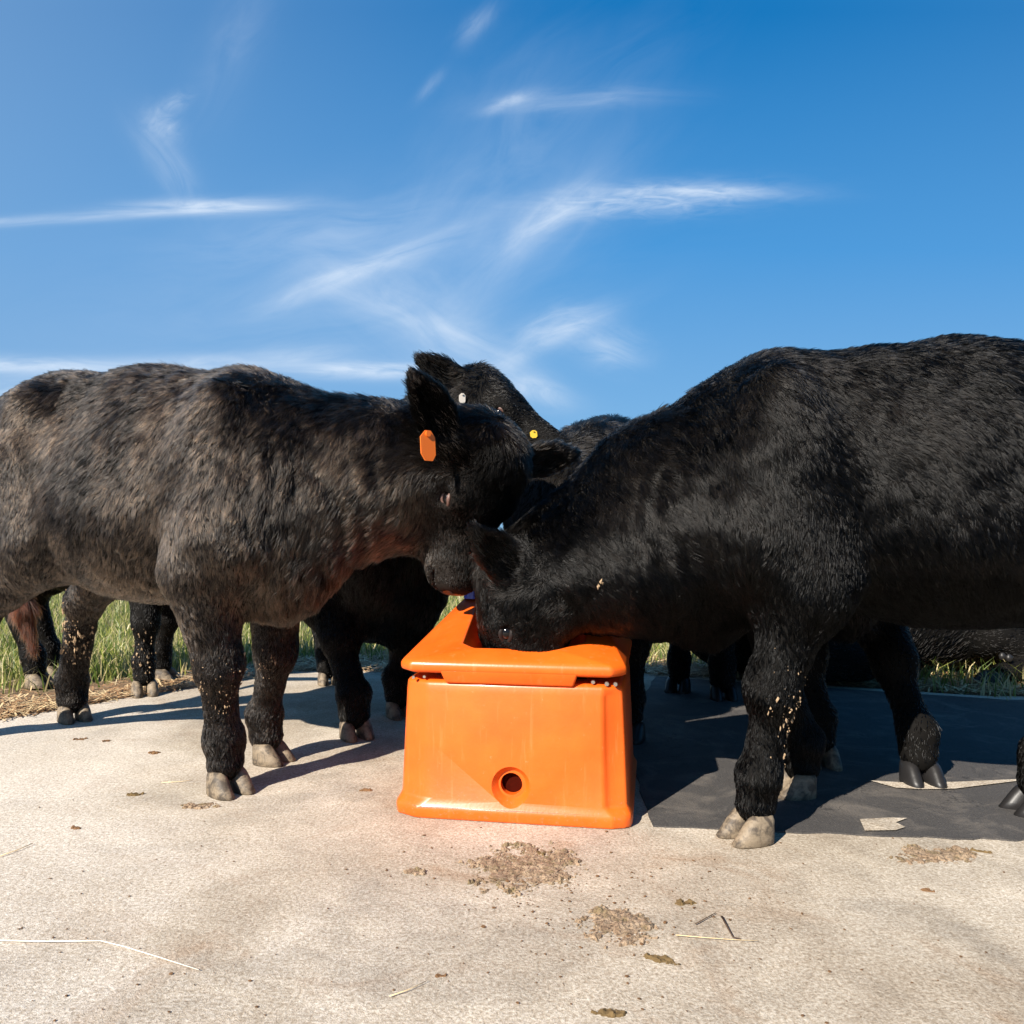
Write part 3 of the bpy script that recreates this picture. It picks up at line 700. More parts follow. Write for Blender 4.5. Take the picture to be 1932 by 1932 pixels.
def mud(root, V, Q, cen, rad, cnt, size, seed):
    rr = np.random.default_rng(seed + cnt); N = vnormals(V, Q)
    d = ((V - cen) / np.array(rad)); w_ = np.exp(-(d ** 2).sum(1)); w_[w_ < .02] = 0
    if w_.sum() == 0: return
    ids = rr.choice(len(V), cnt, p=w_ / w_.sum()); VV, FF = [], []
    for i in ids:
        s = size * (.18 + .75 * rr.random() ** 2.2); p = V[i] + N[i] * .0065; b = len(VV)
        pts = rr.normal(size=(7, 3)); pts /= np.linalg.norm(pts, axis=1)[:, None]
        bm = [(1, 0, 0), (-1, 0, 0), (0, 1, 0), (0, -1, 0), (0, 0, 1), (0, 0, -1)]
        for q in bm: VV.append(p + (np.array(q) + .35 * rr.normal(size=3)) * s * np.array([.7, .7, 1.3]))
        for f in ((0, 2, 4), (2, 1, 4), (1, 3, 4), (3, 0, 4), (2, 0, 5), (1, 2, 5), (3, 1, 5), (0, 3, 5)): FF.append(tuple(b + k for k in f))
    o = mesh('dried_mud', VV, FF, M_mud, root, smooth=False); o['kind'] = 'stuff'

# ------------------------------------------------------------------ the cattle
def g2(px, py):
    p = G(px, py); return (p.x, p.y)

def folds_left(X):     # loose skin folds down the neck of the near left calf
    x, z = X[:, 0], X[:, 2]
    m = np.exp(-((x + .60) / .20) ** 2) * np.exp(-((z - .82) / .26) ** 2)
    q = vnoise(X, .20, 40, 2); return .0058 * m * (1 + .8 * q[:, 1]) * np.sin((x + .035 * q[:, 0] + .12 * (z - .8)) * 2 * np.pi / .072)
def folds_right(X):
    x, z = X[:, 0], X[:, 2]
    m = np.exp(-((x - .36) / .10) ** 2) * np.exp(-((z - .80) / .18) ** 2)
    q = vnoise(X, .2, 41, 2); return .005 * m * (1 + .8 * q[:, 1]) * np.sin((x + .35 * (z - .8) + .03 * q[:, 0]) * 2 * np.pi / .06)

yawA = R(-27)
hA = Vector((math.cos(yawA), math.sin(yawA)))
build_cow('calf', 'shaggy brown black calf in side view at the left with an orange ear tag', dict(
    seed=1, yaw=yawA, leg=1.12, brisket=(.655, .155), mid=(-.785 - .34 * hA.x, 2.44 - .34 * hA.y), sx=.96, sy=1.0, sz=1.035, rise=.07,
    hooves=[g2(432, 1496), g2(512, 1438), (-2.02, 2.90), g2(140, 1360)], hyaw={0: R(-40), 1: R(-20), 3: R(-45)},
    poll=W(950, 852, 2.30), hx=(-.20, .05, -.98), hz=(.76, -.65, -.1), crest=-.035, dewlap=.015, head=.93, headw=1.24, throat=.02,
    ears=[((-.42, -.25, .85), (.35, -.93, .1), .115), ((.88, .30, .20), (.1, -.8, -.6), .095)],
    tags=[(tuple(W(806, 812, 2.14)), (.75, .65, .0), (.10, -.02, -1), (.046, .080), M_tagO), (tuple(W(1006, 812, 2.33)), (1, .2, .1), (-.2, -.1, -1), (.020, .022), M_tagY)],
    extra=lambda T, HT, H, Lf, Z: [el_(T(.47, .0, .60), (.09, .08, .12), .08, .034, -Z)],
    tail=((-2.02, 3.06, .95), tuple(W(28, 1080, 3.12))), wrinkle=folds_left, earbase=(.03, .112, -.055), lid=M_lid, skin=M_skinA, furmat=M_furA, fur=1.0, h=.0085,
    dens=78000, rad=.00075, lift=.15, clump=.50, wild=.17, cell=.008, coat_shading=lambda X: (1 - .35 * np.clip((.52 - X[:, 2]) / .15, 0, 1)) * (1 + .35 * np.exp(-(((X - np.array(W(350, 950, 2.3))) / np.array([.16, .5, .26])) ** 2).sum(1))) * (1 - .97 * np.exp(-(((X - np.array(W(915, 970, 2.26))) / np.array([.155, .30, .30])) ** 2).sum(1) ** 2)) * (1 - .95 * np.exp(-(((X - np.array(W(818, 785, 2.20))) / .13) ** 2).sum(1) ** 2)),  # black face deepened by painted shade, shoulder painted lit, lower legs blacker
    mud=[(tuple(W(410, 1310, 2.3)), (.05, .05, .08), 60, .005), (tuple(W(482, 1330, 2.5)), (.04, .05, .12), 60, .005), (tuple(W(125, 1200, 3.1)), (.07, .07, .12), 130, .009)]))

def tail_switch():
    a, b = np.array(W(28, 1075, 3.12)), np.array(W(60, 1215, 3.08)); P = [rc(a, (a + b) / 2, .018, .030, .02, .06, (0, 0, -1)), rc((a + b) / 2, b, .030, .010, .02, .06, (0, 0, -1))]
    root = bpy.data.objects['calf']; o_ = np.array([root.location.x, root.location.y, 0]); V, Q = sdf_mesh(P, .006); V = V - o_
    np_mesh('tail_switch', V, Q, M_skinA, root)
    hair_curves('tail_hair', V, Q, np.full(len(V), .07), np.tile(np.array([.1, 0, -1.0]), (len(V), 1)), 90000, .0009, M_tail, root, 77, lift=.08, clump=.3, cell=.02, wild=.1)
tail_switch()

build_cow('calf', 'large black calf at the right edge with its head lowered into the orange trough', dict(
    seed=2, yaw=R(181), mid=(1.07, 2.17), sx=1.08, sy=1.0, sz=1.02, rise=.065,
    hooves=[g2(1500, 1500), g2(1413, 1583), (1.72, 2.36), g2(1948, 1533)], hyaw={1: R(200), 2: R(195), 0: R(190)},
    hoofmat={2: M_hoofd, 3: M_hoofd},
    poll=W(943, 1062, 2.27), hx=(-.13, .05, -1), hz=(-.97, .20, -.1), crest=.06, dewlap=.02, head=1.0, headw=1.08, earbase=(.02, .085, -.08),
    ears=[((-.5, .75, .3), (-.7, -.3, .3)), ((-.66, -.30, .62), (.35, -.93, -.05), .088)],
    extra=lambda T, HT, H, Lf, Z: [el_(T(-.15, .05, .67), (.42, .22, .19), .10, .030, -H * .5 - Z), el_(T(.34, .16, .66), (.12, .07, .16), .07, .020, -Z)],
    coat_shading=lambda X: 1 + 1.3 * np.exp(-(((X - np.array(W(900, 1080, 2.20))) / np.array([.07, .16, .16])) ** 2).sum(1)) + .35 * np.exp(-(((X - np.array(W(1300, 950, 2.0))) / np.array([.26, .4, .28])) ** 2).sum(1)) - .5 * (X[:, 2] < .66) * (X[:, 0] > .3),  # face and neck painted as lit, underside painted as shaded
    wrinkle=folds_right, skin=M_skin, furmat=M_furF, fur=.95, h=.0085, dens=78000, rad=.0007, lift=.13, clump=.62, cell=.008, wild=.15, leg=1.05, hs=1.0,
    mud=[(tuple(W(1482, 1340, 1.97)), (.035, .09, .11), 110, .0052), (tuple(W(1115, 1100, 2.2)), (.02, .3, .02), 7, .007)]))

build_cow('calf', 'black calf looking over the left calf from behind with a white ear tag', dict(
    seed=3, yaw=R(-73), mid=(-.67, 3.62), sx=1.0, sy=1.15, sz=.98, leg=1.25, extra=lambda T, HT, H, Lf, Z: [el_(T(.30, 0, .52), (.30, .24, .20), .10, .03, -Z)],
    hooves=[g2(672, 1392), g2(756, 1352), g2(622, 1290), (-.45, 4.1)], hyaw={0: R(-60), 1: R(-60)},
    poll=W(903, 722, 2.95), hx=(.80, -.30, -.50), hz=(.50, -.10, .85), crest=.0, head=.98,
    ears=[((-.75, -.05, .50), (.1, -.95, -.1), .10), ((-.3, .8, .3), (.3, .3, .8), .09)],
    tags=[(tuple(W(872, 742, 2.80)), (1, .3, .0), (0, 0, -1), (.022, .034), M_tagW)],
    skin=M_skin, furmat=M_furB, h=.011, dens=26000, rad=.0010, fur=.9, lid=M_lid))

build_cow('calf', 'black calf facing the trough from behind with only its shoulders between the two near calves', dict(
    seed=4, yaw=R(-112), mid=(.50, 3.42), sx=1.0, sy=.9, extra=lambda T, HT, H, Lf, Z: [el_(T(.05, -.03, .50), (.45, .25, .20), .10, .03, -Z)], sz=.985, rise=-.04,
    hooves=[(.14, 3.02), (.42, 2.95), (.52, 3.95), (.78, 3.85)],
    poll=W(1045, 890, 2.72), hx=(-.42, -.25, -.88), hz=(-.50, -.8, .35), crest=.01, head=1.1, headw=1.1,
    ears=[((-.35, .3, -.5), (-.2, -.9, 0), .08), ((.35, -.25, -.75), (-.3, -.9, 0), .09)],
    coat_shading=lambda X: 1 + .9 * (X[:, 2] > .8), skin=M_skin, furmat=M_furB, h=.011, dens=26000, rad=.0010, fur=.9, face=True, hoofmat={0: M_hoofd, 1: M_hoofd, 2: M_hoofd, 3: M_hoofd}))  # upper body painted lighter to lift it out of the shade

build_cow('calf', 'small black calf behind the left calf with its legs visible under the belly', dict(
    seed=5, yaw=R(-6), mid=(-1.97, 3.97), sx=.82, sy=.85, sz=.93,
    hooves=[g2(273, 1312), (-1.74, 4.12), (-2.30, 3.98), (-2.36, 4.22)], hyaw={0: R(-60)},
    poll=(-1.36, 3.88, .98), hx=(.25, -.3, -.9), hz=(.9, -.2, .2), head=.85,
    ears=[((-.2, -.9, -.1), (.6, -.2, .5), .08), ((.2, .9, -.1), (.6, -.2, .5), .08)],
    skin=M_skin, furmat=M_furB, h=.012, dens=16000, rad=.0012, fur=.9, face=False,
    mud=[(tuple(W(270, 1240, 3.7)), (.06, .06, .10), 50, .008)]))

build_cow('calf', 'black calf standing behind the right calf with only its shaded front legs showing', dict(
    seed=6, yaw=R(-92), mid=(1.08, 3.13), sx=.98, sy=.95, sz=.95, leg=1.15,
    hooves=[g2(1548, 1446), (1.22, 2.44), (.95, 3.68), (1.2, 3.75)],
    poll=(1.42, 2.76, 1.06), hx=(.85, 0, -.50), hz=(.50, 0, .85), head=.95,
    ears=[((0, -1, -.1), (1, 0, .1), .09), ((0, 1, -.1), (1, 0, .1), .09)],
    skin=M_skin, furmat=M_furB, h=.012, dens=12000, rad=.0012, fur=.9, face=False, hoofmat={1: M_hoofd, 2: M_hoofd, 3: M_hoofd}))

def lying_calf():
    """a calf resting on its brisket, legs folded under it"""
    root = empty('calf', (1.86, 4.36, 0)); root.scale = (1.38, 1.15, 1.15); Z = np.array([0, 0, 1.0]); H = np.array([1.0, 0, 0]); E3 = np.eye(3); L = .02
    P = [el_((-.05, 0, .30), (.62, .30, .30), .1, L, -H - Z, E3), el_((-.42, .02, .28), (.30, .30, .28), .1, L, -H - Z, E3), el_((.45, 0, .30), (.26, .24, .30), .1, L, -Z, E3),
         rc((.45, 0, .50), (-.55, 0, .48), .10, .10, .1, L, -H), rc((.50, 0, .42), (.86, -.03, .66), .19, .11, .1, .03, -Z), rc((.84, -.03, .70), (1.10, -.16, .50), .10, .055, .06, .01, H),
         rc((.84, -.03, .62), (1.04, -.15, .46), .07, .045, .06, .01, H), el_((.86, -.16, .70), (.05, .10, .02), .02, .02, -Z, E3), el_((.82, .10, .70), (.05, .10, .02), .02, .02, -Z, E3),
         rc((.42, -.20, .20), (.66, -.24, .09), .09, .06, .05, .012, H), rc((.66, -.24, .08), (.40, -.30, .055), .055, .045, .03, .01, -H), rc((-.45, -.22, .25), (-.12, -.33, .12), .17, .08, .07, .015, H),
         rc((-.12, -.33, .10), (-.42, -.36, .06), .065, .045, .04, .01, -H)]
    V, Q = sdf_mesh(P, .013, lambda X: .004 * vnoise(X, .2, 9, 1)[:, 0])
    np_mesh('body', V, Q, M_skin, root)
    D_ = np.stack([d_of(V, q) for q in P], 1).argmin(1)
    hair_curves('coat', V, Q, np.array([q['L'] for q in P])[D_], np.stack([q['flow'] for q in P])[D_], 12000, .0012, M_furB, root, 71, lift=.2, clump=.4, wild=.2)
    hoof(root, .35, -.30, R(180), .9, M_hoofd); hoof(root, -.47, -.37, R(180), .9, M_hoofd)
    tag(root, 'black calf lying in the deep shade beyond the legs of the right calf', 'calf', 'black cattle crowding round the orange trough')
lying_calf()

# ------------------------------------------------------------------ the orange trough
def orange():
    m, t, b = material('orange_plastic')
    co = t.new('ShaderNodeTexCoord').outputs['Object']; n = t.noise(co, 6, 4, .6); f = t.noise(co, 140, 2, .6)
    c = t.mix(t.mapr(n, .35, .7, 0, 1), (.64, .084, .004), (.68, .112, .008))
    sc_ = t.mapr(t.noise(co, 55, 5, .75), .64, .72, 0, .5)
    c = t.mix(sc_, c, (.62, .20, .08))
    gz = t.new('ShaderNodeSeparateXYZ'); t.put(gz.inputs[0], co); low = t.mapr(gz.outputs[2], 0, .16, .10, -.02)
    d1 = t.m('ADD', t.noise(co, 95, 4, .8), low); c = t.mix(t.mapr(d1, .66, .73, 0, .75), c, (.26, .13, .06))
    mp = t.new('ShaderNodeMapping'); t.put(mp.inputs[0], co); mp.inputs['Scale'].default_value = (60, 60, 4); d2 = t.noise(mp.outputs[0], 1, 4, .7)
    c = t.mix(t.mapr(d2, .58, .78, 0, .22), c, (.70, .30, .12))
    t.put(b.inputs['Base Color'], c); b.inputs['Roughness'].default_value = .40; b.inputs['Specular IOR Level'].default_value = .42
    b.inputs['Coat Weight'].default_value = .12; b.inputs['Coat Roughness'].default_value = .12
    b.inputs['Subsurface Weight'].default_value = .0
    bp = t.new('ShaderNodeBump'); bp.inputs['Strength'].default_value = .12; bp.inputs['Distance'].default_value = .002
    t.put(bp.inputs['Height'], t.m('ADD', f, t.m('MULTIPLY', n, 4))); t.l.new(bp.outputs[0], b.inputs['Normal'])
    return m
M_or = orange()
M_blue = simple('blue_plastic', (.02, .06, .45), .35, .5, .15, 30)
M_bolt = simple('bolt_metal', (.35, .30, .25), .45, .5, .3, 200, metal=1.0)
M_dirt = simple('dung_crust', (.30, .19, .11), .9, .2, .5, 60, bump=.8)
TR = empty('water_trough', (-.008, 2.113, 0), math.atan2(-.106, .618))
tag(TR, 'bright orange moulded plastic cattle trough with a drain hole low in its front', 'trough')

def outline(hw, dp, ch, front_y=0.0, groove=0.0):
    """plan of the trough: chamfered corners, a shallow upright groove in each front corner"""
    p = [(-hw + ch, front_y), (hw - ch, front_y)]
    if groove: p += [(hw - ch * .80, front_y + groove * 1.2), (hw - ch * .36, front_y + groove * 1.5 + ch * .15)]
    else: p += [(hw - ch * .80, front_y + ch * .1), (hw - ch * .36, front_y + ch * .25)]
    p += [(hw - ch * .08, front_y + ch * .5), (hw, front_y + ch), (hw, front_y + dp - ch), (hw - ch, front_y + dp), (-hw + ch, front_y + dp), (-hw, front_y + dp - ch), (-hw, front_y + ch)]
    p[0] = (-hw + ch * 1.45, front_y); p += [(-hw + ch * .18, front_y + ch * .62), (-hw + ch * 1.15, front_y + ch * .10)]
    return p
def loft(name, rings, mat, parent, bev=.006, cap=True):
    n = len(rings[0][1]); V = [(x, y, z) for z, o in rings for x, y in o]; Fc = []
    for k in range(len(rings) - 1):
        for i in range(n):
            j = (i + 1) % n; Fc.append((k * n + i, k * n + j, (k + 1) * n + j, (k + 1) * n + i))
    Fc += [tuple(range(n))[::-1], tuple((len(rings) - 1) * n + i for i in range(n))]
    o = mesh(name, V, Fc, mat, parent, smooth=False)
    if bev:
        b = o.modifiers.new('b', 'BEVEL'); b.width = bev; b.segments = 3; b.limit_method = 'ANGLE'; b.angle_limit = R(22)
    return o
body = loft('body', [(0.0, outline(.315, .60, .05, -.004)), (.028, outline(.317, .605, .05, -.006)), (.034, outline(.314, .59, .05, -.003)), (.050, outline(.306, .585, .062, .004, .010)),
                     (.20, outline(.300, .575, .060, .010, .012)), (.33, outline(.294, .565, .056, .016, .010)), (.352, outline(.291, .56, .05, .020)), (.36, outline(.28, .54, .05, .03))], M_or, TR, .007)
def cyl(r1, r2, y0, y1, z, x=0.0, n=40):
    V = [(x + r * math.cos(2 * math.pi * i / n), y, z + r * math.sin(2 * math.pi * i / n)) for r, y in ((r1, y0), (r2, y1)) for i in range(n)]
    Fc = [tuple(range(n)), tuple(range(n, 2 * n))[::-1]] + [(i, i + n, (i + 1) % n + n, (i + 1) % n) for i in range(n)]
    return mesh('cutter', V, Fc, None, TR, smooth=False)
cut = [cyl(.064, .036, -.012, .026, .094, .004), cyl(.0290, .0285, -.02, .11, .094, .002)]
# the basin hollow
def boxm(x0, x1, y0, y1, z0, z1, t=.02):
    V = [(x0 + t, y0 + t, z0), (x1 - t, y0 + t, z0), (x1 - t, y1 - t, z0), (x0 + t, y1 - t, z0), (x0, y0, z1), (x1, y0, z1), (x1, y1, z1), (x0, y1, z1)]
    return mesh('cutter', V, [(3, 2, 1, 0), (4, 5, 6, 7), (0, 1, 5, 4), (1, 2, 6, 5), (2, 3, 7, 6), (3, 0, 4, 7)], None, TR, smooth=False)
cut.append(boxm(-.20, .20, .09, .46, .11, .5))
for q in cut:
    b = body.modifiers.new('c', 'BOOLEAN'); b.object = q; b.operation = 'DIFFERENCE'; b.solver = 'EXACT'
bake(body)
for q in cut: bpy.data.objects.remove(q, do_unlink=True)
def smooth_by_angle(o, a=30):
    me = o.data
    me.polygons.foreach_set('use_smooth', [True] * len(me.polygons))
    bm = bmesh.new(); bm.from_mesh(me)
    for e in bm.edges:
        e.smooth = not (len(e.link_faces) == 2 and e.calc_face_angle(0) > R(a))
    bm.to_mesh(me); bm.free()
smooth_by_angle(body)
# lid: rim, hood with a sloping wing each side, opening in the middle
def lid():
    V = []; Fc = []
    def ring(pts): 
        b = len(V); V.extend(pts); return list(range(b, b + len(pts)))
    hw, dp, ch = .298, .59, .035
    o = lambda s, z, fy=0.0: [(x, y, z) for x, y in [(-hw + ch - s, fy - s), (hw - ch + s, fy - s), (hw + s, fy + ch - s), (hw + s, fy + dp - ch + s), (hw - ch + s, fy + dp + s), (-hw + ch - s, fy + dp + s), (-hw - s, fy + dp - ch + s), (-hw - s, fy + ch - s)]]
    r0, r1, r2, r3 = ring(o(-.012, .380)), ring(o(.001, .386)), ring(o(0.003, .404)), ring(o(-.004, .414))
    for a, b in ((r0, r1), (r1, r2), (r2, r3)):
        for i in range(8): j = (i + 1) % 8; Fc.append((a[i], a[j], b[j], b[i]))
    Fc.append(tuple(r0[::-1]))
    PL, PR = ring([(-.212, .42, .548), (.185, .42, .548)])
    IL, IR = ring([(-.165, .40, .540), (.158, .40, .540)])
    OL, OL2, OR2, OR = ring([(-.140, .085, .452), (-.105, .058, .444), (.115, .058, .444), (.190, .12, .458)])
    f0, f1, f2, f3, f4, f5, f6, f7 = r3
    Fc += [(f0, f1, OR2, OL2), (f7, f0, OL2, OL), (f1, f2, OR, OR2), (f7, OL, IL, PL), (f2, PR, IR, OR), (PL, IL, IR, PR), (f3, f4, PR), (f2, f3, PR), (f4, f5, PL, PR), (f5, f6, PL), (f6, f7, PL)]
    # inner walls of the opening
    lo = ring([(-.137, .10, .36), (-.102, .075, .36), (.11, .075, .36), (.165, .13, .36), (.145, .39, .36), (-.155, .39, .36)])
    up = [OL, OL2, OR2, OR, IR, IL]
    for i in range(6): j = (i + 1) % 6; Fc.append((up[i], up[j], lo[j], lo[i]))
    l = mesh('lid', V, Fc, M_or, TR, smooth=False)
    b = l.modifiers.new('b', 'BEVEL'); b.width = .0055; b.segments = 3; b.limit_method = 'ANGLE'; b.angle_limit = R(14)
    bake(l); smooth_by_angle(l, 40)
    return l
LID = lid()
bmf = boxm(-.185, .178, -.0015, .05, .354, .390, .013); bmf.name = 'lip'; bmf.data.materials.append(M_or)
b = bmf.modifiers.new('b', 'BEVEL'); b.width = .006; b.segments = 3; bake(bmf); smooth_by_angle(bmf)
wt = mesh('water', [(-.19, .10, .30), (.19, .10, .30), (.19, .45, .30), (-.19, .45, .30)], [(0, 1, 2, 3)], simple('water', (.02, .03, .03), .03, .5, .1, 4), TR, smooth=False)
def puck(name, x, y, z, r, h, mat, par, ax='z', n=18):
    V = []
    for (rr_, t) in ((r, 0), (r, h * .8), (r * .8, h)):
        for i in range(n):
            a = 2 * math.pi * i / n
            V.append((x + rr_ * math.cos(a), y + rr_ * math.sin(a), z + t) if ax == 'z' else (x + rr_ * math.cos(a), y - t, z + rr_ * math.sin(a)))
    Fc = [(k * n + i, k * n + (i + 1) % n, (k + 1) * n + (i + 1) % n, (k + 1) * n + i) for k in (0, 1) for i in range(n)] + [tuple(range(2 * n, 3 * n)), tuple(range(n))[::-1]]
    return mesh(name, V, Fc, mat, par, smooth=False)
puck('cap', -.186, .42, .545, .030, .030, M_blue, TR)
puck('hole_shade', .002, .052, .094, .0286, .006, simple('drain_shade', (.035, .004, .002), .9, .0, .3, 60), TR, 'y', 32)  # dark disc standing for the shade inside the drain hole
for x in (-.262, -.232, .215, .250, .272):
    bo = puck('bolt', x, .030, .366 + random.uniform(-.004, .004), .0065 + random.uniform(-.002, .002), .008, M_bolt, TR, 'y', 8)

# ------------------------------------------------------------------ droppings, straw and twigs on the concrete
def dungmat():
    m, t, b = material('dung_dry'); co = t.new('ShaderNodeTexCoord').outputs['Object']
    n1 = t.noise(co, 45, 5, .7); n2 = t.noise(co, 190, 4, .75); n3 = t.noise(t.vm('ADD', co, (4, 4, 4)), 28, 3, .6)
    c = t.mix(t.mapr(n1, .35, .65, 0, 1), (.20, .125, .07), (.36, .26, .17)); c = t.mix(t.mapr(n3, .52, .66, 0, .8), c, (.15, .11, .045)); c = t.mix(t.mapr(n2, .50, .36, 0, .95), c, (.05, .03, .015))
    t.put(b.inputs['Base Color'], c); b.inputs['Roughness'].default_value = .95
    bp = t.new('ShaderNodeBump'); bp.inputs['Strength'].default_value = 1; bp.inputs['Distance'].default_value = .004; t.put(bp.inputs['Height'], t.m('ADD', n1, n2)); t.l.new(bp.outputs[0], b.inputs['Normal']); return m
M_dung = dungmat()
M_dungd = simple('dung_olive', (.115, .075, .032), .9, .2, .5, 70, bump=1.0)
M_dungk = simple('dung_dark', (.14, .075, .035), .85, .2, .5, 90, bump=1.0)
M_twig = simple('twig_bark', (.07, .045, .03), .8, .2, .3, 90)
def chips(bucket, cx, cy, rx, ry, n, size, rr, ang=0.0, flat=.35):
    V, Fc = bucket
    for _ in range(n):
        a = rr.uniform(0, 2 * math.pi); r = math.sqrt(rr.random()); u, v = r * math.cos(a) * rx, r * math.sin(a) * ry
        x, y = cx + u * math.cos(ang) - v * math.sin(ang), cy + u * math.sin(ang) + v * math.cos(ang)
        s = size * rr.uniform(.25, 1.0); b = len(V); m = rr.randint(5, 8); ph = rr.uniform(0, 6); st = rr.uniform(.5, 1.0); hh = s * flat * rr.uniform(.5, 1.3)
        ca_, sa_ = math.cos(ph), math.sin(ph); tl = rr.uniform(-.25, .25)
        for z, k in ((.0, 1.0), (hh * .7, .95), (hh, .6)):
            for i in range(m):
                t = 2 * math.pi * i / m; q = k * (1 + rr.uniform(-.25, .25)); p, o = s * q * math.cos(t), s * q * st * math.sin(t)
                V.append((x + p * ca_ - o * sa_, y + p * sa_ + o * ca_, .0015 + z + (tl * p if z else 0)))
        for k in (0, 1):
            for i in range(m): j = (i + 1) % m; Fc.append((b + k * m + i, b + k * m + j, b + (k + 1) * m + j, b + (k + 1) * m + i))
        Fc.append(tuple(b + 2 * m + i for i in range(m)))
def dropping(name, label, px, py, rx, ry, parts, seed, mat, ang=0.0, cat='dropping'):
    """a broken crust: a height field that stands up where its noise does, with crumbs round it"""
    rr = random.Random(seed); p = G(px, py); bk = ([], [])
    V, Fc = bk; cell = max(.0022, min(.004, rx / 14)); nx, ny = int(rx * 2.6 / cell), int(ry * 2.6 / cell)
    X, Y = np.meshgrid((np.arange(nx) - nx / 2) * cell, (np.arange(ny) - ny / 2) * cell, indexing='ij')
    PP = np.stack([X.ravel(), Y.ravel(), np.full(X.size, seed * 1.7)], 1)
    n1 = vnoise(PP, max(.02, rx * .7), seed, 1)[:, 0]; n2 = vnoise(PP, .014, seed + 50, 1)[:, 0]; n3 = vnoise(PP, .006, seed + 90, 1)[:, 0]; 
    r2 = ((X / rx) ** 2 + (Y / ry) ** 2).ravel(); fld = .78 - r2 + .55 * n1 + .50 * n2 + .22 * n3
    Hh = np.where(fld > 0, np.clip(fld * 3, 0, 1), 0) * (.0012 + .0030 * np.clip(n1 + .8 * n2, -.3, 2) + .0005 * n3) * min(1.0, rx / .03 + .45) 
    Hh = np.maximum(Hh, 0).reshape(nx, ny); on = (fld.reshape(nx, ny) > 0)
    idx = -np.ones((nx, ny), int); ca, sa = math.cos(ang), math.sin(ang)
    q = on[:-1, :-1] | on[1:, :-1] | on[:-1, 1:] | on[1:, 1:]
    for i, j_ in np.argwhere(q):
        f = []
        for (a, b) in ((i, j_), (i + 1, j_), (i + 1, j_ + 1), (i, j_ + 1)):
            if idx[a, b] < 0:
                idx[a, b] = len(V); x, y = X[a, b] + rr.uniform(-.2, .2) * cell, Y[a, b] + rr.uniform(-.2, .2) * cell
                V.append((x * ca - y * sa, x * sa + y * ca, (.001 + Hh[a, b]) if on[a, b] else -.001))
            f.append(int(idx[a, b]))
        Fc.append(tuple(f))
    for n, s_, k in parts:
        if s_ >= .012: chips(bk, 0, 0, rx * k, ry * k, max(2, n // 2), s_ * .8, rr, ang, .16)
        if s_ < .012: chips(bk, 0, 0, rx * k, ry * k, n // 4, s_ * .5, rr, ang, .3)
    o = mesh(name, bk[0], bk[1], mat, smooth=False); o.location = (p.x, p.y, 0)
    return tag(o, label, cat)
dropping('dung_patch', 'large crumbled crust of dry dung in front of the trough', 990, 1636, .118, .120, [(16, .030, .75), (150, .009, 1.0), (150, .004, 1.35)], 1, M_dung)
dropping('dung_patch', 'round scattered patch of dry dung right of the large crust', 1168, 1745, .066, .072, [(7, .016, .7), (170, .0065, 1.0), (80, .003, 1.4)], 2, M_dung)
dropping('dung_clod', 'flat pinkish flake of dung left of the large crust', 783, 1646, .030, .014, [(6, .018, .6), (24, .006, 1.2)], 3, M_dung, -.25)
dropping('dung_clod', 'olive brown clod lying on top of the large dung crust', 1010, 1610, .030, .012, [(4, .020, .5), (14, .006, 1.2)], 4, M_dungd, -.1)
dropping('dung_clod', 'wedge shaped olive clod right of the round dung patch', 1290, 1705, .022, .008, [(4, .014, .6), (14, .005, 1)], 5, M_dungd, .05)
dropping('dung_clod', 'long dark olive streak of dung near the bottom right of the round patch', 1252, 1812, .038, .011, [(5, .011, .8), (46, .005, 1.1)], 6, M_dungd, -.55)
dropping('dung_clod', 'dark brown clod on the concrete behind the left calf front hoof', 152, 1395, .020, .014, [(4, .018, .5), (16, .006, 1.2)], 7, M_dungk)
dropping('dung_clod', 'reddish brown clod between the legs of the left calf', 203, 1398, .018, .010, [(3, .020, .4), (10, .006, 1.1)], 8, M_dungk)
dropping('dung_clod', 'crumbly brown clod left of the left calf front hoof', 291, 1421, .018, .014, [(3, .012, .6), (20, .006, 1.1)], 9, M_dungk)
dropping('dung_clod', 'orange brown crumbs near the left calf front hoof', 256, 1500, .024, .010, [(26, .006, 1)], 10, M_dungd)
dropping('dung_patch', 'faint tan smear of crumbs under the left calf front hoof', 375, 1520, .052, .028, [(80, .005, 1)], 11, M_dung)
dropping('dung_clod', 'small pile of brown crumbs far left on the bright concrete', 141, 1563, .016, .008, [(26, .005, 1)], 12, M_dungk)
dropping('dung_clod', 'brown crumbs midway between the left hoof and the trough', 690, 1492, .022, .007, [(22, .005, 1)], 13, M_dungk)
dropping('dung_clod', 'short curled dark clod in the lower middle of the concrete', 832, 1842, .012, .005, [(5, .007, .8)], 14, M_dungk)
dropping('dung_patch', 'sandy smear of crumbs on the concrete at the far right', 1760, 1615, .115, .05, [(150, .0045, 1)], 15, M_dung)
dropping('dung_clod', 'slim brown chip beside the sandy smear at the right', 1852, 1607, .022, .005, [(4, .010, .8)], 16, M_dungd, -.45)
dropping('dung_clod', 'small dark chip on the concrete below the right calf hoof', 1752, 1681, .016, .005, [(4, .008, .8)], 17, M_dungk, -.3)
dropping('dung_clod', 'small brown chip close to the right edge of the concrete', 1950 - 5, 1706 - 3, .014, .005, [(4, .008, .8)], 18, M_dungk, -.3)
dropping('dung_clod', 'yellowish clod at the bottom edge of the concrete in the middle', 1165 - 15, 1912, .030, .010, [(3, .012, .6), (20, .005, 1)], 19, M_dungd, -.1)
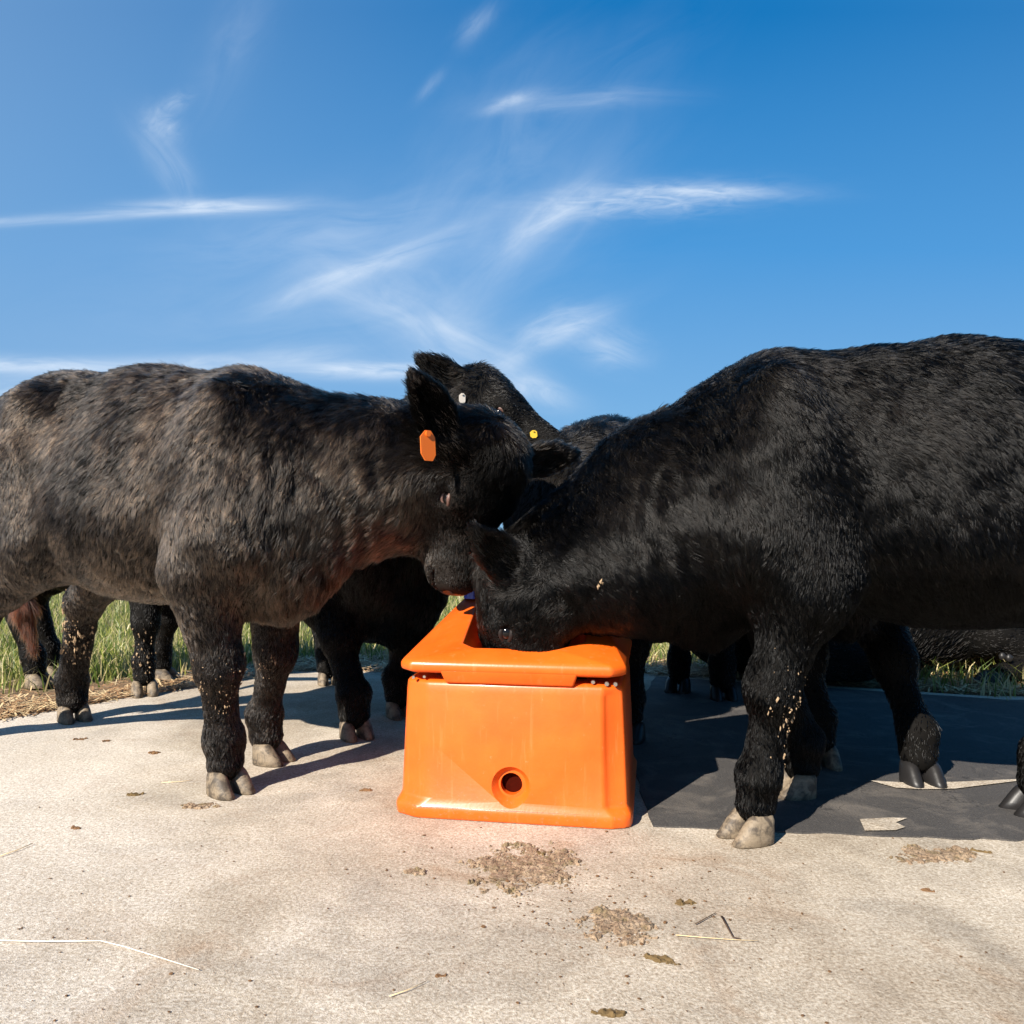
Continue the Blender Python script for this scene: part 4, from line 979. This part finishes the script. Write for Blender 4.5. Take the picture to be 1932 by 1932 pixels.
def strand(name, label, pts, r, mat, cat, z=.004):
    P_ = [G(a, b) for a, b in pts]; P_ = [Vector((p.x, p.y, z + (zz if (zz := 0) else 0))) for p in P_]
    V, Fc = [], []; n = 6
    for i, p in enumerate(P_):
        d = (P_[min(i + 1, len(P_) - 1)] - P_[max(i - 1, 0)]).normalized(); s = d.cross(Vector((0, 0, 1))).normalized(); u = Vector((0, 0, 1)); q = r * (1 - .6 * i / len(P_))
        for k in range(n): t = 2 * math.pi * k / n; V.append(p + s * math.cos(t) * q + u * math.sin(t) * q * .7)
    for i in range(len(P_) - 1):
        for k in range(n): Fc.append((i * n + k, i * n + (k + 1) % n, (i + 1) * n + (k + 1) % n, (i + 1) * n + k))
    Fc += [tuple(range(n))[::-1], tuple((len(P_) - 1) * n + k for k in range(n))]
    return tag(mesh(name, V, Fc, mat), label, cat)
M_str3 = simple('straw_pale', (.80, .72, .58), .5, .4, .1, 30)
strand('straw', 'long pale bent straw lying at the bottom left of the concrete', [(-20, 1778), (90, 1780), (190, 1779), (235, 1790), (300, 1810), (375, 1834)], .0016, M_str3, 'straw')
strand('straw', 'short golden straw at the left edge of the concrete', [(0, 1618), (32, 1607), (62, 1594)], .0016, M_straw, 'straw')
strand('straw', 'thin brown straw in the lower middle of the concrete', [(735, 1884), (770, 1872), (805, 1855)], .0011, M_straw, 'straw')
strand('straw', 'short tan straw above the left calf hoof prints', [(305, 1479), (340, 1477), (365, 1474)], .0014, M_straw, 'straw')
strand('straw', 'pale straw running from the dark twig towards the round dung patch', [(1275, 1768), (1330, 1773), (1385, 1777), (1430, 1779)], .0011, M_straw, 'straw')
strand('twig', 'short dark forked twig on the concrete at the lower right', [(1362, 1733), (1372, 1752), (1383, 1772), (1398, 1776)], .0024, M_twig, 'twig')
strand('twig', 'thin dark twig beside the round dung patch', [(1312, 1747), (1332, 1736), (1350, 1726)], .0014, M_twig, 'twig')
rr = random.Random(99); bk = ([], [])
for _ in range(420):
    px, py = rr.uniform(-40, 1970), 1370 + 600 * rr.random() ** .8; p = G(px, py); chips(bk, p.x, p.y, .0, .0, 1, rr.choice((.0016, .0022, .0035)), rr)
for _ in range(170):
    t = rr.gauss(0, 1); px, py = 1080 + 170 * t, 1680 + 60 * rr.gauss(0, 1); p = G(px, max(py, 1500)); chips(bk, p.x, p.y, 0, 0, 1, rr.choice((.0025, .004, .005)), rr)
o = mesh('dung_crumbs', bk[0], bk[1], M_dungk, smooth=False); o.data.materials.append(M_dung)
tag(o, 'tiny dung crumbs and grit scattered over the concrete', 'crumbs', kind='stuff')
